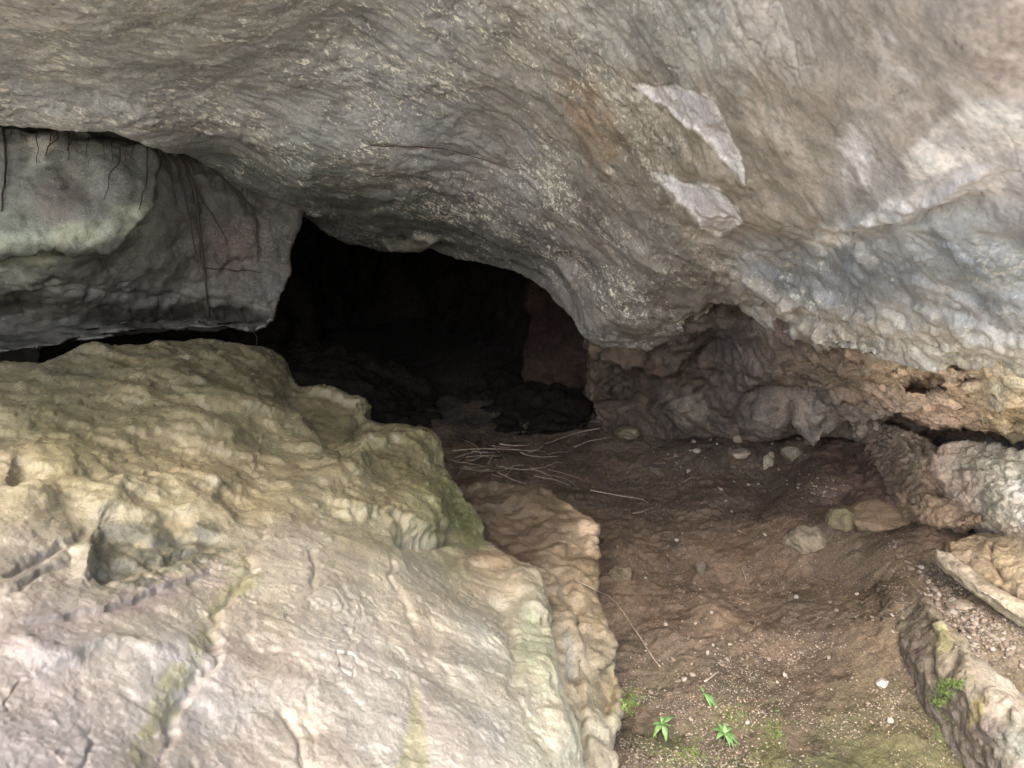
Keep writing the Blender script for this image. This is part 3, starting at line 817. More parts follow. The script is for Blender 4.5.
S.disp((0.0035 * fbm(S.V, 6, 3, 0.45, 433) + 0.0013 * terrace(ch, 1.5, 0.8) + 0.0006 * terrace(ch2, 1.6, 0.8)) * (1 - 0.2 * up) + 0.0007 * fbm(S.V, 55, 4, 0.6, 441) + 0.0013 * up * np.maximum(0, ridged(S.V, 45, 3, 0.55, 443)))
ln = np.abs(fbm(S.V + 0.02 * q[:, None], 6, 4, 0.55, 451))
S.disp(-0.004 * np.exp(-(ln / 0.018) ** 2) * smooth01(fbm(S.V, 4, 3, 0.5, 453) * 3 + 0.2))
S.refresh()
u, v = S.wobble(14, 6)
tint = blend_tint(u, v, [(60, 375, 0.118, 0.105, 0.065), (200, 360, 0.118, 0.106, 0.062), (270, 370, 0.114, 0.099, 0.057), (60, 420, 0.116, 0.108, 0.060), (150, 420, 0.141, 0.121, 0.066), (250, 430, 0.160, 0.140, 0.079), (330, 420, 0.133, 0.114, 0.062), (410, 450, 0.158, 0.138, 0.071),
                          (60, 455, 0.221, 0.184, 0.098), (180, 460, 0.227, 0.184, 0.106), (280, 490, 0.254, 0.212, 0.126), (370, 510, 0.236, 0.204, 0.115), (30, 500, 0.266, 0.221, 0.137), (150, 510, 0.271, 0.230, 0.137), (440, 510, 0.195, 0.177, 0.088), (465, 520, 0.142, 0.142, 0.065),
                          (30, 560, 0.260, 0.224, 0.177), (300, 560, 0.248, 0.218, 0.165), (420, 580, 0.266, 0.233, 0.177), (500, 565, 0.254, 0.206, 0.136), (50, 640, 0.215, 0.19, 0.172), (200, 680, 0.266, 0.239, 0.212), (350, 650, 0.271, 0.242, 0.204),
                          (480, 640, 0.271, 0.248, 0.201), (540, 640, 0.248, 0.227, 0.153), (560, 740, 0.260, 0.248, 0.183), (400, 740, 0.277, 0.251, 0.212), (60, 740, 0.225, 0.198, 0.178), (480, 740, 0.255, 0.235, 0.195)], 3, 22)
tint = tint * np.array([0.89, 0.905, 0.93])
tint *= (1 + 0.20 * fbm(Vr, 7, 5, 0.6, 461))[:, None]
tint = patch(tint, [(84, 548), (98, 520), (150, 526), (215, 526), (230, 548), (160, 582), (98, 586)], (0.065, 0.064, 0.045), 0.92, 13, 8, 41, None, 0.9)  # wet hollow, with the shade under its brow painted in
tint = patch(tint, [(120, 590), (220, 560), (240, 585), (150, 610), (60, 625)], (0.19, 0.155, 0.15), 0.6, 8, 8, 42, None, 0.8)
tint = patch(tint, [(245, 560), (262, 580), (225, 610), (200, 670), (150, 760), (120, 760), (190, 640), (215, 600)], (0.17, 0.165, 0.09), 0.75, 12, 6, 43, None, 0.8)
tint = patch(tint, [(414, 680), (426, 720), (432, 800), (395, 800), (404, 740)], (0.19, 0.18, 0.11), 0.8, 5, 3, 44)
tint = patch(tint, [(440, 470), (480, 520), (484, 545), (462, 540), (440, 500)], (0.10, 0.115, 0.045), 0.6, 6, 6, 45, None, 0.8)
tint = patch(tint, [(520, 600), (545, 620), (555, 680), (540, 700), (520, 650)], (0.21, 0.23, 0.15), 0.55, 8, 8, 46, None, 0.7)
tint = patch(tint, [(470, 555), (500, 548), (520, 560), (500, 572)], (0.22, 0.16, 0.10), 0.5, 4, 4, 47)
gl = 0.30 * smooth01((545 - v) / 80) + 0.12 * smooth01(fbm(Vr, 9, 4, 0.6, 471) + 0.2)
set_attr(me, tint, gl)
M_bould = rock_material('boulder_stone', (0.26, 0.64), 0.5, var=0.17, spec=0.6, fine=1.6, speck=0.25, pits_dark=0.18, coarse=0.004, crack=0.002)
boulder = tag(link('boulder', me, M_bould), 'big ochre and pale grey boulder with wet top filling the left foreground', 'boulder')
BOULDER_V = S.V

# ================================================================== LOWER BOULDER beside it
lo_ctrl = [(450, 485, 2.02), (540, 487, 1.98), (585, 520, 1.85), (600, 560, 1.72), (520, 540, 1.78), (560, 570, 1.60), (590, 590, 1.55), (612, 640, 1.42), (605, 700, 1.27), (622, 768, 1.16), (570, 640, 1.36), (560, 760, 1.12), (460, 560, 1.7), (580, 900, 1.0)]
V, F = sheet_hull([(430, 520), (440, 600), (470, 760), (520, 950)], [(452, 480), (500, 481), (545, 485), (572, 500), (592, 518), (600, 545), (601, 570), (596, 592), (606, 612), (616, 640), (616, 668), (622, 700), (618, 730), (622, 790), (622, 950)], logd(lo_ctrl), 90, 40, (-0.18, 0.22, -0.6), 1.02, 3)
me = remesh(V, F, 0.0062, 8)
S = Sculpt(me); Vr = S.V
S.disp(0.012 * fbm(Vr, 6, 3, 0.5, 501)); S.refresh()
S.blob(590, 530, 14, 16, 0.018); S.line([(548, 560), (580, 548), (575, 530)], 6, -0.012, 3)
S.line([(540, 560), (560, 570), (575, 600), (580, 640)], 5, -0.020, 4)
S.area([(596, 668), (614, 664), (620, 690), (606, 715), (600, 700)], 4, 0.05, 3, along='view')
S.line([(572, 640), (580, 700), (590, 768)], 4, -0.02, 4)
S.line([(560, 600), (575, 650), (585, 720)], 7, 0.012, 4)
S.refresh()
q = fbm(Vr, 14, 5, 0.6, 511)
S.disp(0.008 * terrace(q, 2.2, 0.6) + 0.004 * q + 0.0025 * fbm(Vr, 36, 5, 0.6, 521)); S.refresh()
u, v = S.wobble(6, 10)
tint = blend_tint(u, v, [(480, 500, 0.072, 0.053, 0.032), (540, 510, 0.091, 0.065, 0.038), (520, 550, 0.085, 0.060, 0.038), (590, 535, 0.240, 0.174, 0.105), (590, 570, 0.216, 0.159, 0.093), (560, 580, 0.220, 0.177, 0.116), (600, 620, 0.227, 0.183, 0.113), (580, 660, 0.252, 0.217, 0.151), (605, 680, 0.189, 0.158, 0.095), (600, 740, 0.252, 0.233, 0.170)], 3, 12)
tint *= (0.78 + 0.24 * fbm(Vr, 12, 5, 0.6, 531))[:, None]
tint = patch(tint, [(580, 520), (596, 520), (600, 550), (586, 552)], (0.36, 0.27, 0.18), 0.6, 5, 4, 52)
tint = patch(tint, [(560, 610), (574, 640), (580, 680), (566, 680)], (0.15, 0.15, 0.13), 0.6, 5, 4, 53)
set_attr(me, tint, 0.06 * smooth01(fbm(Vr, 9, 4, 0.6, 541)))
M_low = rock_material('tawny_stone', (0.45, 0.8), 0.5, var=0.3, spec=0.4)
low = tag(link('boulder', me, M_low), 'low tawny brown boulder wedged against the right end of the big pale boulder', 'boulder')
LOW_V = S.V


# ================================================================== SMALLER ROCKS ON THE RIGHT
def relief_rock(name, A, B, ctrl, back, voxel, label, cat, mat, tints, feats=(), amp=0.012, seed=600, sm=6, nu=60, nv=36, fr=18, patches=(), fineamp=0.004, terr=2.6, pits=0.0):
    global S
    V, F = sheet_hull(A, B, logd(ctrl), nu, nv, back, 1.0, 2)
    me = remesh(V, F, voxel, sm)
    S = Sculpt(me)
    S.disp(0.5 * amp * fbm(S.V, fr * 0.4, 3, 0.5, seed)); S.refresh()
    for f in feats: getattr(S, f[0])(*f[1:])
    S.refresh()
    q = fbm(S.V, fr, 5, 0.6, seed + 11)
    S.disp(amp * terrace(q, terr, 0.55) + fineamp * fbm(S.V, fr * 2.6, 4, 0.6, seed + 21)); S.refresh()
    if pits: S.disp(pits * (0.7 * np.maximum(0, ridged(S.V, 38, 3, 0.55, seed + 51) - 0.3) - 1.2 * np.maximum(0, fbm(S.V, 28, 3, 0.6, seed + 61) - 0.2) + 0.35 * fbm(S.V, 90, 3, 0.6, seed + 71))); S.refresh()
    u, v = S.wobble(5, 14)
    t = blend_tint(u, v, tints, 3, 10) * (1 + 0.25 * fbm(S.V, 14, 5, 0.6, seed + 31))[:, None]
    for p in patches: t = patch(t, *p)
    set_attr(me, t, 0.04 * smooth01(fbm(S.V, 9, 4, 0.6, seed + 41)))
    return tag(link(name, me, mat), label, cat)


M_small = rock_material('broken_stone', (0.5, 0.88), 0.6, var=0.35, speck=0.2, spec=0.35, fine=1.6)
relief_rock('limestone_rock', [(934, 470), (950, 490), (985, 514), (1024, 530), (1200, 560)], [(936, 450), (950, 441), (968, 438), (990, 445), (1024, 452), (1200, 470)],
            [(936, 452, 1.85), (945, 480, 1.82), (985, 445, 1.78), (985, 510, 1.66), (1024, 455, 1.66), (1024, 528, 1.54), (1000, 490, 1.62), (1200, 470, 1.4), (1200, 550, 1.3)],
            (0.16, 0.28, -0.22), 0.005, 'pale cream crumbly limestone rock jutting from the right edge above a dark gap', 'rock', M_small,
            [(945, 455, 0.42, 0.32, 0.24), (970, 460, 0.50, 0.41, 0.30), (960, 490, 0.48, 0.36, 0.27), (1000, 460, 0.46, 0.40, 0.28), (1000, 500, 0.48, 0.42, 0.31), (1020, 490, 0.42, 0.40, 0.34)],
            [('blob', 985, 470, 25, 14, 0.02), ('line', [(940, 470), (975, 468), (1010, 480)], 4, -0.012)], amp=0.009, seed=610, fr=14, fineamp=0.003, pits=0.009)
relief_rock('crumbly_bank', [(868, 452), (884, 478), (902, 505), (930, 522), (955, 525), (985, 520)], [(872, 420), (895, 424), (912, 432), (928, 440), (944, 462), (955, 480), (975, 500), (990, 512)],
            [(872, 425, 2.36), (884, 478, 2.05), (902, 505, 1.92), (940, 522, 1.78), (928, 442, 2.02), (944, 465, 1.9), (912, 460, 2.0), (985, 515, 1.68)],
            (0.1, 0.3, -0.25), 0.005, 'pinkish crumbling bank of knobs left of the pale cream rock', 'rock', M_small,
            [(880, 430, 0.22, 0.165, 0.115), (905, 440, 0.33, 0.25, 0.17), (925, 450, 0.38, 0.29, 0.195), (900, 480, 0.13, 0.09, 0.06), (935, 485, 0.27, 0.185, 0.115), (950, 510, 0.33, 0.235, 0.15)],
            [('line', [(905, 430), (907, 445), (912, 460)], 2.5, 0.02), ('line', [(918, 436), (920, 450), (926, 466)], 2.5, 0.02), ('line', [(932, 446), (934, 456), (940, 470)], 2.5, 0.018), ('blob', 940, 488, 8, 7, -0.04), ('blob', 930, 500, 10, 6, 0.025)], amp=0.010, seed=620, fr=14, fineamp=0.003, pits=0.010)
relief_rock('tan_rock', [(950, 552), (985, 578), (1030, 600), (1120, 640)], [(948, 540), (965, 534), (985, 529), (1024, 531), (1120, 540)],
            [(950, 548, 1.66), (985, 532, 1.70), (985, 575, 1.58), (1024, 535, 1.62), (1030, 598, 1.46), (1000, 560, 1.60), (1120, 640, 1.25), (1120, 540, 1.48)],
            (0.03, 0.12, -0.14), 0.005, 'lumpy orange tan rock behind the flat slab at the right edge', 'rock', M_small,
            [(960, 545, 0.34, 0.25, 0.15), (1000, 555, 0.45, 0.35, 0.21), (1024, 575, 0.43, 0.35, 0.23), (975, 560, 0.33, 0.26, 0.17)],
            [('blob', 990, 548, 14, 12, 0.012), ('line', [(992, 540), (990, 560), (1005, 585)], 3, -0.014)], amp=0.008, seed=635, fr=14, fineamp=0.003)
pl = [(936, 547, 1.625), (950, 552, 1.605), (972, 568, 1.555), (1000, 588, 1.49), (1026, 600, 1.445), (1070, 625, 1.35), (1066, 640, 1.32), (1024, 620, 1.405), (1003, 606, 1.44), (972, 583, 1.50), (946, 566, 1.555), (936, 556, 1.60)]
top = np.array([P3(*c) for c in pl]); n_ = len(pl); dn = np.array([0.012, 0.018, -0.030])
cen = top.mean(0)
ring2 = top * 0.96 + cen * 0.04 + dn
Vp = np.vstack([top, ring2, [top.mean(0)], [ring2.mean(0)]])
Fp = []
for k in range(n_):
    a, b_ = k, (k + 1) % n_
    Fp += [(2 * n_, a, b_), (2 * n_ + 1, n_ + b_, n_ + a), (a, n_ + a, n_ + b_), (a, n_ + b_, b_)]
me = remesh(Vp, np.array(Fp), 0.0035, 2); S = Sculpt(me)
lam = fbm(S.V @ np.array([[1, 0, 0], [0, 1, 0], [0, 0, 3.5]]), 18, 4, 0.55, 631)
S.disp(0.005 * terrace(lam, 2.5, 0.6) + 0.0015 * fbm(S.V, 70, 3, 0.6, 633)); S.refresh()
set_attr(me, np.array([[0.36, 0.305, 0.215]]) * (1 + 0.28 * fbm(S.V, 22, 5, 0.6, 634))[:, None], np.zeros(len(S.V)))
tag(link('stone_slab', me, M_small), 'flat splintered tan stone slab leaning on the gravel at the right edge', 'stone slab')
relief_rock('ridge_rock', [(876, 586), (886, 612), (903, 645), (922, 686), (948, 716), (978, 744), (1004, 768), (1090, 850)], [(879, 572), (893, 574), (912, 584), (935, 608), (962, 640), (990, 665), (1024, 690), (1120, 760)],
            [(878, 580, 1.72), (903, 645, 1.47), (948, 716, 1.29), (1004, 768, 1.15), (905, 600, 1.58), (935, 625, 1.45), (945, 655, 1.35), (970, 690, 1.24), (1000, 700, 1.21), (935, 606, 1.56), (1024, 688, 1.30), (1024, 730, 1.14), (1100, 850, 0.95), (1120, 770, 1.1)],
            (0.05, 0.12, -0.22), 0.005, 'long grey ridge of bedrock with mossy flank running to the lower right corner', 'rock', M_small,
            [(890, 590, 0.100, 0.077, 0.048), (915, 620, 0.130, 0.106, 0.071), (915, 650, 0.112, 0.086, 0.067), (945, 640, 0.212, 0.172, 0.105), (965, 665, 0.225, 0.189, 0.134), (1000, 690, 0.248, 0.212, 0.158), (955, 700, 0.142, 0.112, 0.087), (985, 730, 0.166, 0.133, 0.110), (1015, 740, 0.180, 0.178, 0.144), (1020, 700, 0.248, 0.212, 0.158)],
            [('line', [(895, 578), (925, 610), (960, 655), (990, 690), (1020, 725), (1060, 770)], 6, 0.016), ('line', [(930, 640), (928, 670), (936, 690)], 4, -0.01), ('line', [(1000, 705), (1010, 722), (1024, 735)], 3, -0.012)],
            amp=0.010, seed=640, fr=13, fineamp=0.0045, terr=2.0, patches=[([(972, 700), (985, 695), (985, 712), (968, 730)], (0.33, 0.27, 0.13), 0.8, 4, 3, 61), ([(935, 625), (950, 625), (950, 650), (938, 655)], (0.36, 0.33, 0.16), 0.6, 4, 4, 62)])
relief_rock('earth_mound', [(800, 485), (840, 500), (880, 505), (912, 500), (930, 492)], [(812, 450), (835, 440), (865, 438), (893, 444), (915, 458), (934, 484)],
            [(812, 455, 2.42), (865, 440, 2.36), (912, 458, 2.15), (930, 488, 1.96), (840, 500, 2.07), (900, 502, 1.95), (865, 470, 2.12), (800, 485, 2.25)],
            (0.02, 0.2, -0.3), 0.006, 'rounded reddish brown mound of packed earth under the rock wall', 'mound', M_soil,
            [(830, 460, 0.13, 0.075, 0.052), (870, 480, 0.105, 0.066, 0.048), (905, 480, 0.10, 0.064, 0.048), (850, 445, 0.10, 0.07, 0.05)],
            [('line', [(838, 450), (836, 470), (845, 490)], 4, -0.02), ('line', [(855, 452), (860, 466), (866, 480)], 4, -0.014)], amp=0.014, seed=650, fr=14)

# ================================================================== PASSAGE: rocks coloured near black to stand in for its darkness
M_dark = rock_material('passage_stone', (0.75, 0.95), 0.6, var=0.35, spec=0.08)
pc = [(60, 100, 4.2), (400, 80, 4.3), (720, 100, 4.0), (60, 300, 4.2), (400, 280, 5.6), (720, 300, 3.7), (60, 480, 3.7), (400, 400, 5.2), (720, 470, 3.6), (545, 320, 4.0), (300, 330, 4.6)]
V, F = sheet_hull([(40, 60), (400, 40), (760, 60)], [(40, 500), (400, 430), (760, 500)], logd(pc), 70, 60, (0, 1.2, 0), 1.3, 3)
me = remesh(V, F, 0.03, 4); S = Sculpt(me)
S.disp(0.10 * fbm(S.V, 2, 4, 0.5, 701) + 0.03 * terrace(fbm(S.V, 5, 4, 0.6, 711), 2.5)); S.refresh()
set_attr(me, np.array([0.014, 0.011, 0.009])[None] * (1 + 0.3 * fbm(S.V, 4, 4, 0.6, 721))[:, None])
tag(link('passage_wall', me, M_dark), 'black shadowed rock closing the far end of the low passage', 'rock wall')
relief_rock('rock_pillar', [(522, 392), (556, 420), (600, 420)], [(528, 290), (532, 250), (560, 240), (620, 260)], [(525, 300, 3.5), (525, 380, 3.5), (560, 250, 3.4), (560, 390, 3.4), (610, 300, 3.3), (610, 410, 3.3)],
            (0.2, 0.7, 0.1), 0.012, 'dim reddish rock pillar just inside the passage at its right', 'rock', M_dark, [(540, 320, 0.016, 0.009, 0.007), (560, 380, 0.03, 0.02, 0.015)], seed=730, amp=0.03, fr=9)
relief_rock('low_ledge', [(225, 440), (330, 445), (420, 440)], [(235, 355), (290, 342), (350, 350), (400, 362), (432, 385), (440, 420)], [(235, 360, 3.5), (330, 350, 3.6), (430, 385, 3.5), (330, 440, 2.95), (420, 440, 3.0), (330, 390, 3.25)],
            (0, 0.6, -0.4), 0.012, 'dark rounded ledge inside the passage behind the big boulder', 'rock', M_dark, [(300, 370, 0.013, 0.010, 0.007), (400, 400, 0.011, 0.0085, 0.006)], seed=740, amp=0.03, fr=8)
relief_rock('low_ledge', [(430, 440), (520, 436), (590, 425)], [(450, 400), (490, 372), (530, 352), (570, 352), (600, 380)], [(450, 405, 3.5), (530, 355, 3.8), (590, 360, 3.6), (500, 435, 3.12), (590, 425, 3.1), (530, 390, 3.4)],
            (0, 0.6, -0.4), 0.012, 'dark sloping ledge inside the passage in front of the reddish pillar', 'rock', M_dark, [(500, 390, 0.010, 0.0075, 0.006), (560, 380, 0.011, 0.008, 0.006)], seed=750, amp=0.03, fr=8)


# hillside: unseen rock mass added around the cave (shuts out the sky behind, above and beside)
def box_vf(lo, hi):
    (x0, y0, z0), (x1, y1, z1) = lo, hi
    V = np.array([(x, y, z) for z in (z0, z1) for y in (y0, y1) for x in (x0, x1)], float)
    F = np.array([(0, 2, 3, 1), (4, 5, 7, 6), (0, 1, 5, 4), (2, 6, 7, 3), (0, 4, 6, 2), (1, 3, 7, 5)])
    return V, F


Vs, Fs, n = [], [], 0
for lo_, hi_ in [((-9, 6.2, -1), (9, 9, 6)), ((-9, 1.4, -1), (-2.6, 8, 5.5)), ((1.9, 1.0, -1), (9, 8, 5.5)), ((-8, 2.0, 2.2), (8, 8, 6.5)), ((1.35, 0.75, -0.6), (4, 3, 3.4)), ((-6, 1.6, 1.9), (6, 4, 5)), ((-7, 0.12, 1.78), (7, 4, 4))]:
    v_, f_ = box_vf(lo_, hi_); Vs.append(v_); Fs.append(f_ + n); n += len(v_)
me = remesh(np.concatenate(Vs), np.concatenate(Fs), 0.09, 10); S = Sculpt(me)
S.disp(0.12 * fbm(S.V, 0.8, 4, 0.5, 801)); S.refresh()
set_attr(me, mix(np.tile([0.24, 0.22, 0.19], (len(S.V), 1)), (0.07, 0.10, 0.04), smooth01(fbm(S.V, 0.9, 4, 0.6, 811) * 2)))
tag(link('sky_blocker', me, M_dark), kind='structure', label='unseen rock mass added around the cave to block the sky')

# ================================================================== STONES AND CHIPS
_t = (1 + 5 ** 0.5) / 2
ICO_V = np.array([(-1, _t, 0), (1, _t, 0), (-1, -_t, 0), (1, -_t, 0), (0, -1, _t), (0, 1, _t), (0, -1, -_t), (0, 1, -_t), (_t, 0, -1), (_t, 0, 1), (-_t, 0, -1), (-_t, 0, 1)], float)
ICO_V /= np.linalg.norm(ICO_V[0])
ICO_F = np.array([(0, 11, 5), (0, 5, 1), (0, 1, 7), (0, 7, 10), (0, 10, 11), (1, 5, 9), (5, 11, 4), (11, 10, 2), (10, 7, 6), (7, 1, 8), (3, 9, 4), (3, 4, 2), (3, 2, 6), (3, 6, 8), (3, 8, 9), (4, 9, 5), (2, 4, 11), (6, 2, 10), (8, 6, 7), (9, 8, 1)])


def subdiv(V, F):
    cache = {}; V = list(map(tuple, V)); out = []

    def mid(a, b):
        k = (min(a, b), max(a, b))
        if k not in cache:
            m = (np.array(V[a]) + np.array(V[b])) / 2; m /= np.linalg.norm(m)
            cache[k] = len(V); V.append(tuple(m))
        return cache[k]
    for a, b, c in F:
        x, y, z = mid(a, b), mid(b, c), mid(c, a)
        out += [(a, x, z), (b, y, x), (c, z, y), (x, y, z)]
    return np.array(V), np.array(out)


SPH = [(ICO_V, ICO_F)]
for _ in range(4): SPH.append(subdiv(*SPH[-1]))


def stone_vf(level, seed, dims, rough=0.28, facets=7):
    V, F = SPH[level]
    r = np.random.default_rng(seed)
    V = V.copy()
    # cut flat faces off a ball: broken stone
    for _ in range(facets):
        n = r.normal(size=3); n /= np.linalg.norm(n); h = r.uniform(0.55, 0.85)
        d = V @ n
        V = V - n[None] * (np.maximum(d - h, 0) * 0.9)[:, None]
    V = V * (1 + rough * 0.5 * fbm(V + seed, 1.6, 3, 0.5, seed))[:, None]
    return V * np.array(dims), F


def stone_mesh(level, seed, dims, tint, rough=0.28, facets=7):
    V, F = stone_vf(level, seed, dims, rough, facets)
    me = mesh_from('stone', V, F)
    s = max(dims)
    t = np.array(tint)[None] * (1 + 0.25 * fbm(V / s + seed, 2.2, 4, 0.6, seed))[:, None]
    set_attr(me, t, np.zeros(len(V)))
    return me


M_stone = rock_material('loose_stone', (0.55, 0.9), 0.5, var=0.3, spec=0.35, fine=1.5)


def place_stone(u, v, wpx, hpx, tint, label, seed, rot=None, cat='stone', group=None, name='stone', sink=0.3, flat=0.75, facets=7):
    p, d = on_ground(u, v)
    w = wpx / FPX * d / 2; h = hpx / FPX * d / 2
    tint = tuple(0.68 * c for c in tint)
    me = stone_mesh(4, seed, (w, max(w, h) * 0.8, h * 1.15 * flat / 0.75), tint, 0.3, facets)
    o = link(name, me, M_stone)
    o.location = p + np.array([0, 0, h * (1 - sink) * 0.6])
    o.rotation_euler = (random.uniform(-0.15, 0.15), random.uniform(-0.15, 0.15), rot if rot is not None else random.uniform(0, 6.28))
    tag(o, label, cat, group)
    return o


place_stone(804, 546, 42, 26, (0.30, 0.24, 0.16), 'blocky tan stone half sunk in the middle of the earth floor', 1, 0.2, sink=0.5)
place_stone(882, 522, 72, 24, (0.30, 0.21, 0.125), 'long smooth orange tan stone lying below the reddish mound', 2, 0.1, sink=0.55, facets=3)
place_stone(842, 526, 40, 34, (0.20, 0.16, 0.085), 'olive brown lump of stone left of the long orange tan stone', 3, 0.5, sink=0.45)
place_stone(738, 457, 26, 9, (0.40, 0.31, 0.24), 'oval pale pink stone lying flat at the foot of the wall', 4, 0.05, sink=0.2, facets=3)
place_stone(767, 467, 13, 14, (0.42, 0.37, 0.25), 'upright cream coloured stone right of the oval pink stone', 5, 0.4, sink=0.15)
place_stone(770, 459, 8, 8, (0.44, 0.36, 0.26), 'small pale chip resting behind the upright cream stone', 6, 0.4, sink=0.15)
place_stone(791, 458, 24, 14, (0.26, 0.215, 0.15), 'square tan brown stone below the two lumps of the wall foot', 7, 0.2, sink=0.3)
place_stone(626, 436, 28, 12, (0.18, 0.15, 0.095), 'flat olive stone on the dim floor near the fluted rock', 8, 0.1, sink=0.3, facets=4)
place_stone(677, 429, 16, 8, (0.40, 0.33, 0.25), 'pale block at the foot of the flaked rock', 9, 0.2, sink=0.2)
place_stone(600, 425, 20, 10, (0.14, 0.11, 0.08), 'dark stone at the edge of the passage floor', 10, 0.2)
place_stone(655, 432, 14, 9, (0.19, 0.15, 0.11), 'brown stone left of the pale block by the wall foot', 17, 0.2)
place_stone(697, 452, 9, 4, (0.42, 0.34, 0.26), 'small flat pink chip left of the oval pink stone', 18, 0.1)
place_stone(737, 443, 8, 16, (0.32, 0.25, 0.18), 'narrow chip leaning behind the oval pink stone', 19, 0.5)
place_stone(808, 444, 10, 4, (0.42, 0.36, 0.29), 'flat pale chip below the right lump of the wall foot', 20, 0.1)
place_stone(832, 437, 14, 6, (0.30, 0.23, 0.19), 'pinkish pebble at the top of the reddish mound', 21, 0.1)
place_stone(700, 572, 12, 16, (0.17, 0.13, 0.09), 'little knob of brown stone in the open floor', 12, 0.3, sink=0.4)
place_stone(882, 685, 14, 7, (0.55, 0.50, 0.44), 'white angular chip lying left of the mossy ridge', 13, 0.3, sink=0.2)
place_stone(963, 607, 22, 8, (0.42, 0.34, 0.24), 'flat cream chip on the gravel between ridge and slab', 14, 0.2, sink=0.2)
place_stone(622, 578, 26, 18, (0.17, 0.135, 0.085), 'dull brown stone tucked against the low tawny boulder', 15, 0.2, sink=0.4)
place_stone(653, 470, 16, 8, (0.12, 0.088, 0.068), 'faint round stone in the shaded floor', 16, 0.2, sink=0.5)

# pebbles: every one an object, copies of a few broken shapes
proto = []
for k in range(8):
    tints = [(0.24, 0.185, 0.135), (0.30, 0.245, 0.19), (0.18, 0.135, 0.10), (0.38, 0.335, 0.28)]
    proto.append(stone_mesh(2, 900 + k, (1, random.uniform(0.6, 0.9), random.uniform(0.4, 0.65)), tints[k % 4], 0.35, 8))
    proto[-1].materials.append(M_stone)
regions = [  # label, group, count, sampler, size px
    ('pale pebble among many strewn below the rock wall', 'pebbles below the rock wall', 42, lambda: (random.uniform(660, 860), 438 + abs(random.gauss(0, 1)) * 22), (2.5, 6)),
    ('cream chip in the cluster left of the olive lump', 'chips left of the olive lump', 22, lambda: (random.gauss(828, 16), random.gauss(488, 9)), (2.5, 6)),
    ('pale chip on the damp ground between boulder and seedlings', 'chips behind the seedlings', 54, lambda: (random.gauss(690, 34), random.gauss(658, 24)), (2.5, 7)),
    ('small stone on the bare floor in the lower right', 'stones scattered on the lower floor', 48, lambda: (random.uniform(690, 910), random.uniform(590, 765)), (2.5, 6)),
    ('brown stone in the gravel bed between ridge and slab', 'stones of the gravel bed', 86, lambda: (lambda a, b: (905 + a * 115 + b * 10, 566 + a * 88 + b * 22 + 8))(random.random(), random.gauss(0, 0.55)), (4, 11)),
    ('white speck of stone on the dark middle floor', 'specks on the middle floor', 28, lambda: (random.uniform(615, 800), random.uniform(450, 600)), (2.5, 5)),
    ('pebble in the heap at the foot of the mossy ridge', 'pebbles at the ridge foot', 18, lambda: (random.gauss(928, 14) - 6, random.gauss(712, 20)), (3, 8)),
]
npb = 0
for label, group, cnt, samp, (s0, s1) in regions:
    for i in range(cnt):
        u_, v_ = samp()
        if not (600 < u_ < 1022 and 436 < v_ < 766): continue
        p, d = on_ground(u_, v_)
        s = (s0 + (s1 - s0) * random.random() ** 2) / FPX * d / 2 * 1.1
        o = bpy.data.objects.new('pebble', proto[npb % 8]); COL.objects.link(o); npb += 1
        o.scale = (s, s, s)
        o.location = p + np.array([0, 0, s * 0.3])
        o.rotation_euler = (random.uniform(-0.4, 0.4), random.uniform(-0.4, 0.4), random.uniform(0, 6.28))
        tag(o, label, 'pebble', group)

# fine gravel and crumbs: one mass
r = np.random.default_rng(5)
N = 36000
base = [stone_vf(1, 950 + k, (1, 0.8, 0.6), 0.4, 5)[0] for k in range(6)]
uu = np.concatenate([r.uniform(610, 1000, N // 2), r.normal(968, 32, N // 4), r.uniform(620, 900, N // 4)])
vv = np.concatenate([r.uniform(440, 790, N // 2), r.normal(625, 28, N // 4), r.uniform(640, 790, N // 4)])
# rough ground hit on the smooth floor, then exact height
dd = np.full(len(uu), 1.8)
for _ in range(30):
    p = P3(uu, vv, dd); g = ground_base(p[:, 0], p[:, 1])
    dd = dd * (1 + 0.6 * (p[:, 2] - g) / (CAMZ - g))
p = P3(uu, vv, dd); g = ground_full(p[:, 0], p[:, 1]); p[:, 2] = g
clump = fbm(p, 6, 3, 0.6, 77)
keep = clump + r.normal(0, 0.25, len(uu)) > 0.0
p = p[keep]; uu = uu[keep]; vv = vv[keep]
bed = np.exp(-(((uu - 965) / 50) ** 2 + ((vv - 625) / 40) ** 2))
sz = (0.0008 + 0.0018 * r.random(len(p)) ** 2) * (1 + 1.8 * bed * r.random(len(p)))
Vs, Fs, Cs = [], [], []
nv = len(base[0]); F1 = SPH[1][1]
for i in range(len(p)):
    a = r.uniform(0, 6.28); c, s_ = math.cos(a), math.sin(a)
    b = base[i % 6] @ np.array([[c, s_, 0], [-s_, c, 0], [0, 0, 1]])
    Vs.append(b * sz[i] + p[i] + [0, 0, sz[i] * 0.2]); Fs.append(F1 + nv * i)
    Cs.append(np.tile(np.array([0.20, 0.165, 0.125]) * r.uniform(0.5, 1.65), (nv, 1)))
me = mesh_from('gravel', np.concatenate(Vs), np.concatenate(Fs))
set_attr(me, np.concatenate(Cs), np.zeros(nv * len(p)))
tag(link('gravel', me, M_stone), 'fine crumbs and grit over the earth floor', None, kind='stuff')


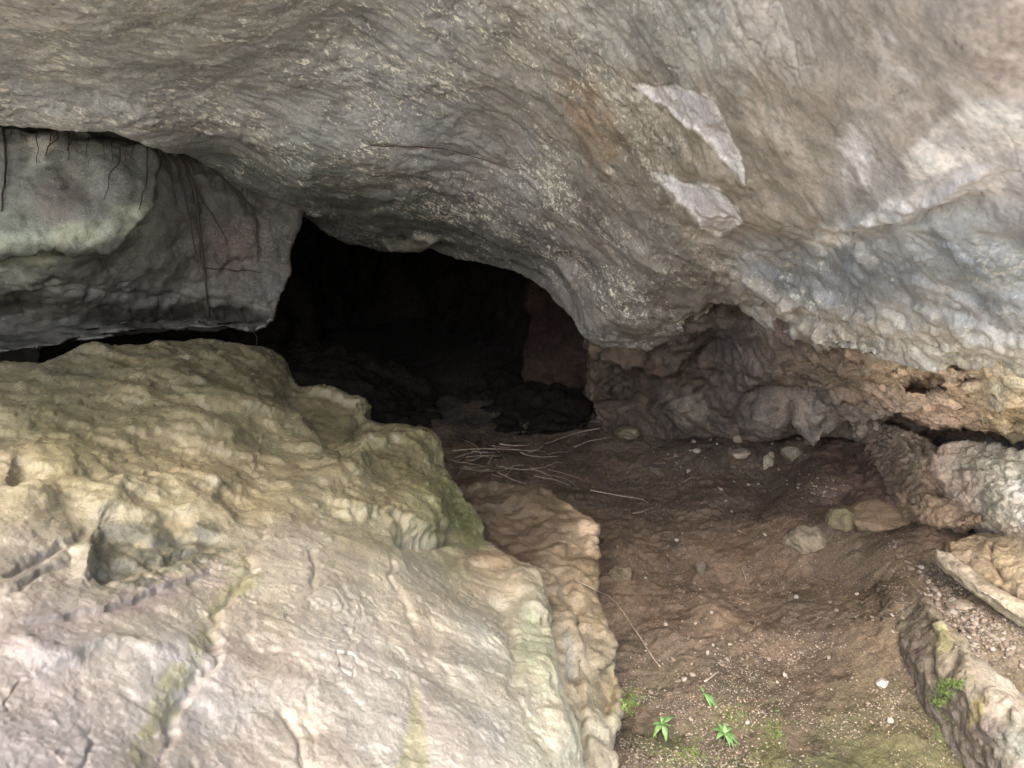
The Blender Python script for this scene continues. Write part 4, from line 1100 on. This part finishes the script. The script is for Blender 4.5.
# ================================================================== THREADS: roots, stems
def tube_mesh(pts, radii, sides=6):
    pts = np.array(pts, float); n = len(pts)
    tg = np.gradient(pts, axis=0); tg /= np.linalg.norm(tg, axis=1)[:, None] + 1e-9
    ref = np.array([0.3, 0.5, 0.81])
    a = np.cross(tg, ref); a /= np.linalg.norm(a, axis=1)[:, None] + 1e-9
    b = np.cross(tg, a)
    ang = np.linspace(0, 2 * np.pi, sides, endpoint=False)
    R = np.array(radii)[:, None, None]
    V = pts[:, None] + R * (np.cos(ang)[None, :, None] * a[:, None] + np.sin(ang)[None, :, None] * b[:, None])
    idx = np.arange(n * sides).reshape(n, sides)
    nx = np.roll(idx, -1, 1)
    F = np.stack([idx[:-1], nx[:-1], nx[1:], idx[1:]], -1).reshape(-1, 4)
    V = V.reshape(-1, 3)
    V = np.vstack([V, pts[0], pts[-1]])
    c0 = [(n * sides, idx[0, (k + 1) % sides], idx[0, k], n * sides) for k in range(sides)]
    me = bpy.data.meshes.new('tube')
    faces = [tuple(map(int, f)) for f in F] + [(n * sides, int(idx[0, (k + 1) % sides]), int(idx[0, k])) for k in range(sides)] + [(n * sides + 1, int(idx[-1, k]), int(idx[-1, (k + 1) % sides])) for k in range(sides)]
    me.from_pydata([tuple(x) for x in V], [], faces); me.update(); me.shade_smooth()
    return me


def smooth_path(poly, n, wob=0.0, seed=0):
    p = np.array(poly, float)
    L = np.concatenate([[0], np.cumsum(np.linalg.norm(np.diff(p, axis=0), axis=1))])
    t = np.linspace(0, L[-1], n)
    q = np.stack([np.interp(t, L, p[:, i]) for i in range(p.shape[1])], -1)
    for _ in range(3): q[1:-1] = (q[:-2] + 2 * q[1:-1] + q[2:]) / 4
    if wob:
        w = np.stack([t * 0.05 + seed * 3.1, np.zeros(n), np.zeros(n)], -1)
        q[:, 0] += wob * fbm(w, 1.0, 3, 0.6, seed); q[:, 1] += 0.6 * wob * fbm(w, 1.0, 3, 0.6, seed + 7)
    return q


def surf_depth(V, cache={}):
    k = id(V)
    if k not in cache:
        cache[k] = proj(V)
    return cache[k]


def on_skin(V, u, v, out=0.003, r=4.0):
    pu, pv, pd = surf_depth(V)
    m = (np.abs(pu - u) < r) & (np.abs(pv - v) < r)
    if not m.any(): return None
    return P3(u, v, pd[m].min() - out)


M_root = plain_material('root_bark', (0.042, 0.025, 0.019), 0.75, 0.4, 90)
M_straw = plain_material('dry_straw', (0.25, 0.20, 0.145), 0.7, 0.4, 90)
roots = [
    ([(146, 137), (160, 141), (176, 148), (190, 160), (196, 172)], 4.0, 'short stout root at the top of the root bundle'),
    ([(160, 139), (175, 143), (188, 152), (200, 160), (214, 168)], 2.6, 'dark root creeping along the roof edge above the bundle'),
    ([(152, 140), (163, 158), (172, 180), (176, 205)], 1.2, 'shortest fine root between the bundle and the straight root'),
    ([(148, 138), (172, 144), (186, 160), (194, 185), (198, 215), (202, 250), (206, 285), (210, 318)], 3.4, 'thickest dark root hanging down the block in the middle of the root bundle'),
    ([(150, 140), (168, 150), (180, 172), (186, 200), (192, 235), (197, 262)], 2.0, 'thin root hanging just left of the thickest root'),
    ([(182, 156), (205, 163), (222, 178), (240, 194), (252, 206)], 2.8, 'dark root slanting right below the roof edge'),
    ([(250, 204), (256, 216), (257, 240), (259, 262)], 1.5, 'wispy root dropping from the end of the slanting root'),
    ([(192, 178), (200, 198), (212, 212), (222, 232), (226, 246)], 1.5, 'fine branch root curving right of the thickest root'),
    ([(193, 174), (205, 172), (216, 176)], 1.0, 'short hair root joining the thick and slanting roots'),
    ([(147, 140), (148, 165), (145, 190), (139, 210)], 1.3, 'fine straight root left of the root bundle'),
    ([(4, 128), (6, 160), (4, 190), (1, 212)], 2.0, 'lone black root hanging at the left edge'),
    ([(58, 128), (56, 138), (48, 148), (45, 156)], 1.2, 'short kinked root on the pale bulge near the left edge'),
    ([(120, 148), (121, 160), (109, 174), (104, 200)], 1.0, 'faint crooked root on the grey part of the bulge'),
    ([(206, 268), (230, 270), (262, 272)], 1.2, 'thin root running sideways low on the block'),
    ([(105, 256), (108, 275), (104, 300)], 1.0, 'thin root trailing below the shelf lip'),
    ([(225, 300), (240, 318), (258, 336), (258, 346)], 1.0, 'pale hair root dangling from the lower edge of the block'),
]
_rr = random.Random(44)
for _k in range(26):
    x_ = _rr.uniform(2, 250); y_ = 118 + x_ * 0.12 + 8 + (max(0, x_ - 150) * 0.35)
    l_ = _rr.uniform(8, 34); dx_ = _rr.gauss(0, 5)
    roots.append(([(x_, y_), (x_ + dx_ * 0.6 + _rr.gauss(0, 2), y_ + l_ * 0.5), (x_ + dx_, y_ + l_)], _rr.uniform(0.5, 0.9), 'hair fine rootlet dangling from the seam between roof and left block'))
roots.append(([(368, 146), (400, 146), (440, 148), (470, 155), (505, 166)], 1.0, 'thin dark root lying along the underside of the roof'))
for i, (pl, w, lab) in enumerate(roots):
    q = smooth_path(pl, 30, 3.0, i + 1)
    pts = []
    for k in range(len(q)):
        s_ = on_skin(ROOF_V if lab.endswith('underside of the roof') else BLOCK_V, q[k, 0], q[k, 1], 0.002 if lab.endswith('underside of the roof') else 0.004)
        if s_ is None: s_ = P3(q[k, 0], q[k, 1], 2.3)
        pts.append(s_)
    pts = np.array(pts)
    for _ in range(2): pts[1:-1] = (pts[:-2] + 2 * pts[1:-1] + pts[2:]) / 4
    rr = np.linspace(1, 0.55, len(pts)) * 1.25 * w / FPX * 2.2 / 2
    tag(link('root', tube_mesh(pts, rr), M_root), lab, 'root', None if lab.endswith('underside of the roof') else 'roots on the left block')

stems = [([(660, 672), (648, 655), (630, 625), (612, 600), (596, 590), (575, 580)], 1.7, 'long pale dry stem bridging the low boulder and the floor', LOW_V),
         ([(500, 446), (515, 448), (530, 446)], 2.0, None, None), ([(452, 453), (480, 450), (510, 452), (545, 453)], 1.6, None, None),
         ([(505, 470), (525, 472), (545, 470)], 2.6, None, None), ([(498, 475), (512, 482), (526, 486)], 1.6, None, None),
         ([(535, 478), (555, 482), (570, 488)], 2.0, None, None), ([(460, 470), (485, 474), (505, 473)], 1.6, None, None),
         ([(540, 491), (552, 493)], 2.0, None, None), ([(472, 462), (482, 458), (500, 458)], 1.6, None, None), ([(590, 492), (615, 498), (640, 500), (648, 506)], 1.4, None, None),
         ([(574, 449), (590, 442), (610, 440)], 1.7, None, None), ([(633, 516), (648, 512)], 1.4, None, None), ([(682, 484), (690, 480), (697, 480)], 1.5, None, None),
         ([(520, 455), (540, 460), (560, 458)], 1.4, None, None), ([(448, 462), (470, 466), (490, 470)], 1.5, None, None), ([(530, 470), (548, 478), (568, 480), (580, 492)], 1.3, None, None),
         ([(742, 571), (745, 582), (748, 592)], 2.0, None, None), ([(738, 534), (744, 537), (748, 539)], 2.0, None, None), ([(704, 688), (711, 680), (718, 675)], 2.4, None, None), ([(600, 430), (570, 436), (545, 446)], 1.5, None, None)]
_rs = random.Random(31)
for _k in range(24):
    a_ = _rs.gauss(-0.05, 0.7); c_ = (_rs.uniform(462, 570), _rs.uniform(448, 478)); l_ = _rs.uniform(7, 20)
    dx_, dy_ = l_ * math.cos(a_), 0.45 * l_ * math.sin(a_)
    stems.append(([(c_[0] - dx_, c_[1] - dy_), (c_[0] + _rs.gauss(0, 2), c_[1] + _rs.gauss(0, 2.5)), (c_[0] + dx_, c_[1] + dy_)], _rs.uniform(0.8, 1.5), 'thin broken straw mixed into the tangle before the passage', None))
stem_labels = {1: 'short straw stem behind the rest of the straw tangle', 2: 'long faint straw stem along the back of the straw tangle', 3: 'brightest straw stem in the tangle before the passage', 4: 'straw stem curving towards the low tawny boulder',
               5: 'straw stem trailing from the right end of the tangle', 6: 'straw stem beside the big boulder, at the left of the tangle', 7: 'stubby straw just behind the low tawny boulder', 8: 'bent straw in the middle of the straw tangle', 9: 'wavy fine stem lying alone on the shaded floor',
               10: 'curved pale stem left of the flat olive stone', 11: 'tiny stem piece below the wavy fine stem', 12: 'short stem piece on the middle floor below the wall', 13: 'thin straw lying across the right half of the tangle', 14: 'thin straw at the nearest left end of the tangle', 15: 'thin bent straw leading out of the tangle',
               16: 'short upright twig standing alone in the middle of the open floor', 17: 'little pale twig left of the blocky tan stone', 18: 'pale forked twig behind the middle seedling', 19: 'grey stem fading into the dark passage'}
for i, (pl, w, lab, skin) in enumerate(stems):
    q = smooth_path(pl, 16 if i else 40, 1.5, i + 50)
    pts = []
    for k in range(len(q)):
        p, d = on_ground(q[k, 0], q[k, 1])
        s_ = on_skin(LOW_V, q[k, 0], q[k, 1], 0.003, 5) if skin is not None and q[k, 0] < 618 else None
        pts.append(s_ if s_ is not None else p + np.array([0, 0, 0.004 + 0.004 * random.random()]))
    pts = np.array(pts)
    for _ in range(3): pts[1:-1] = (pts[:-2] + 2 * pts[1:-1] + pts[2:]) / 4
    dd_ = proj(pts)[2].mean()
    tag(link('dry_stem', tube_mesh(pts, np.linspace(1, 0.35, len(pts)) * 0.85 * w / FPX * dd_ / 2), M_straw), lab or stem_labels[i], 'dry stem', 'straw on the cave floor')

# ================================================================== SEEDLINGS
M_leaf, nt, b = new_mat('fresh_leaf')
tc = nt.nodes.new('ShaderNodeTexCoord')
lf = ramp01(nt, noise_node(nt, tc.outputs['Object'], 90, 4, 0.6), 0.35, 0.65)
nt.links.new(mixc(nt, lf, (0.10, 0.20, 0.055), (0.22, 0.34, 0.13)), b.inputs['Base Color'])
b.inputs['Roughness'].default_value = 0.42
tr = nt.nodes.new('ShaderNodeBsdfTranslucent'); tr.inputs[0].default_value = (0.22, 0.42, 0.08, 1)
mx = nt.nodes.new('ShaderNodeMixShader'); mx.inputs[0].default_value = 0.3
nt.links.new(b.outputs[0], mx.inputs[1]); nt.links.new(tr.outputs[0], mx.inputs[2])
nt.links.new(mx.outputs[0], [n for n in nt.nodes if n.type == 'OUTPUT_MATERIAL'][0].inputs[0])


def leaf_mesh(L, W, droop=0.35, fold=0.55):
    n = 9; V = []; F = []
    for i in range(n):
        t = i / (n - 1)
        w = W * math.sin(math.pi * min(1, t ** 0.8)) ** 0.9 * (1 - 0.25 * t) + 0.0002
        x = L * t; z = -droop * L * t * t + 0.25 * L * t
        V += [(x, -w / 2, z + fold * w / 2), (x, 0, z), (x, w / 2, z + fold * w / 2)]
        V += [(x, -w / 2, z + fold * w / 2 - 0.0004), (x, 0, z - 0.0004), (x, w / 2, z + fold * w / 2 - 0.0004)]
    for i in range(n - 1):
        a = 6 * i; c = a + 6
        for k in (0, 1): F += [(a + k, c + k, c + k + 1, a + k + 1), (a + 3 + k, a + 4 + k, c + 4 + k, c + 3 + k)]
        F += [(a, a + 3, c + 3, c), (a + 2, c + 2, c + 5, a + 5)]
    me = bpy.data.meshes.new('leaf'); me.from_pydata(V, [], F); me.update(); me.shade_smooth()
    return me


def seedling(u, v, leaves, label, hpx=14):
    p, d = on_ground(u, v)
    root = bpy.data.objects.new('seedling', None); COL.objects.link(root); root.location = p
    tag(root, label, 'seedling', 'green seedlings on the floor')
    h = hpx / FPX * d
    st = tube_mesh([(0, 0, -0.004), (0.001, 0, h * 0.5), (0.0, 0.001, h)], [0.0011, 0.0009, 0.0007])
    link('stem', st, M_leaf, root)
    for az, Lp, Wp, el, dr in leaves:
        o = link('leaf', leaf_mesh(Lp / FPX * d, Wp / FPX * d, dr), M_leaf, root)
        o.location = (0, 0, h * 0.95); o.rotation_euler = (0, -math.radians(el), math.radians(az))
    return root


seedling(662, 735, [(-140, 15, 6, -5, 0.7), (35, 18, 6, 20, 0.6), (-165, 11, 5, 25, 0.5), (95, 9, 4, 40, 0.4), (-80, 15, 6, -20, 0.8), (-40, 9, 4, 30, 0.5), (20, 9, 3.5, 45, 0.4)], 'leafy green seedling nearest the big boulder', 12)
seedling(703, 703, [(-55, 21, 6, -15, 0.5), (-72, 17, 5.5, -10, 0.6), (120, 7, 3.5, 25, 0.3)], 'seedling with two long narrow leaves, farthest back of the three', 8)
seedling(723, 748, [(150, 13, 6, 15, 0.6), (110, 12, 5, 30, 0.5), (40, 14, 6, 15, 0.6), (-30, 17, 6, -5, 0.8), (-50, 15, 5, -15, 0.8), (-150, 11, 6, 5, 0.6), (75, 10, 5, 40, 0.4), (-10, 13, 4.5, 5, 0.7), (-65, 12, 4, -20, 0.7), (180, 9, 5, 35, 0.5)], 'bushiest green seedling at the bottom of the floor', 14)

# moss tufts: many tiny blades, one mass
M_moss = plain_material('moss_green', (0.14, 0.19, 0.05), 0.85, 0.4, 140)
r = np.random.default_rng(12)
RIDGE = [o for o in bpy.data.objects if o.name.startswith('ridge_rock')][0]
RIDGE_V = coords(RIDGE.data)


def moss(spots, label):
    Vs, Fs = [], []
    n = 0
    for (u0, v0, ru, rv, cnt, skin) in spots:
        for _ in range(cnt):
            a = r.uniform(0, 6.28); q = abs(r.normal(0, 0.62))
            u_, v_ = u0 + ru * q * math.cos(a), v0 + rv * q * math.sin(a)
            p = on_skin(skin, u_, v_, 0.0, 3) if skin is not None else None
            if p is None: p = on_ground(u_, v_)[0]
            for _k in range(9):
                b0 = p + r.normal(0, 0.003, 3) * [1, 1, 0.3]
                tip = b0 + np.array([r.normal(0, 0.0025), r.normal(-0.001, 0.0025), r.uniform(0.0015, 0.0045)])
                w = r.normal(0, 1, 3); w[2] = 0; w /= np.linalg.norm(w) + 1e-9; w *= r.uniform(0.0004, 0.0008)
                m_ = (b0 + tip) / 2
                Vs += [b0 - w * 0.5, b0 + w * 0.5, m_ + w, tip, m_ - w]; Fs.append((n, n + 1, n + 2, n + 3, n + 4)); n += 5
    me = mesh_from('moss', np.array(Vs), np.array(Fs))
    tag(link('moss', me, M_moss), label, None, kind='stuff')


moss([(943, 692, 9, 14, 120, RIDGE_V), (954, 684, 11, 6, 60, RIDGE_V), (938, 704, 8, 8, 50, RIDGE_V), (948, 737, 11, 8, 90, None), (940, 728, 7, 10, 40, None)], 'bright green moss at the foot of the ridge')
moss([(631, 702, 9, 12, 110, LOW_V)], 'green moss on the foot of the low boulder')
moss([(776, 735, 14, 14, 60, None), (735, 716, 20, 12, 40, None), (690, 755, 30, 14, 60, None)], 'thin moss film on the floor by the seedlings')

# ================================================================== LIGHT, SKY, CAMERA
w = bpy.data.worlds.new('World'); SC.world = w; w.use_nodes = True
nt = w.node_tree; bg = nt.nodes['Background']
sky = nt.nodes.new('ShaderNodeTexSky'); sky.sky_type = 'NISHITA'; sky.sun_disc = False
SUN_EL, SUN_AZ = math.radians(53), math.radians(195)     # behind the viewer, a little to the left of due south
sky.sun_elevation = SUN_EL; sky.sun_rotation = SUN_AZ; sky.air_density = 1.0; sky.dust_density = 3.0; sky.ozone_density = 0.6
nt.links.new(sky.outputs[0], bg.inputs[0]); bg.inputs[1].default_value = 0.15
sl = bpy.data.lights.new('sun', 'SUN'); sl.energy = 1.1; sl.angle = math.radians(32); sl.color = (1, 0.96, 0.90)
so = bpy.data.objects.new('sun', sl); COL.objects.link(so)
dirv = Vector((math.sin(SUN_AZ) * math.cos(SUN_EL), math.cos(SUN_AZ) * math.cos(SUN_EL), math.sin(SUN_EL)))
so.rotation_euler = dirv.to_track_quat('Z', 'Y').to_euler()

cam = bpy.data.cameras.new('camera'); co = bpy.data.objects.new('camera', cam); COL.objects.link(co)
cam.sensor_width = 36; cam.lens = FPX * 36 / 1024; cam.clip_start = 0.02; cam.clip_end = 2000
co.location = (0, 0, CAMZ); co.rotation_euler = (math.radians(90) - PITCH, 0, 0)
cam.dof.use_dof = True; cam.dof.focus_distance = 2.0
cam.dof.aperture_fstop = cam.lens / 1000 / 0.0029
SC.camera = co

SC.view_settings.view_transform = 'Standard'; SC.view_settings.look = 'None'
SC.view_settings.exposure = 2.72; SC.view_settings.gamma = 1.0
SC.render.engine = 'CYCLES'
SC.cycles.max_bounces = 8; SC.cycles.diffuse_bounces = 6
SC.cycles.use_denoising = True
SC.cycles.use_adaptive_sampling = True; SC.cycles.adaptive_threshold = 0.025
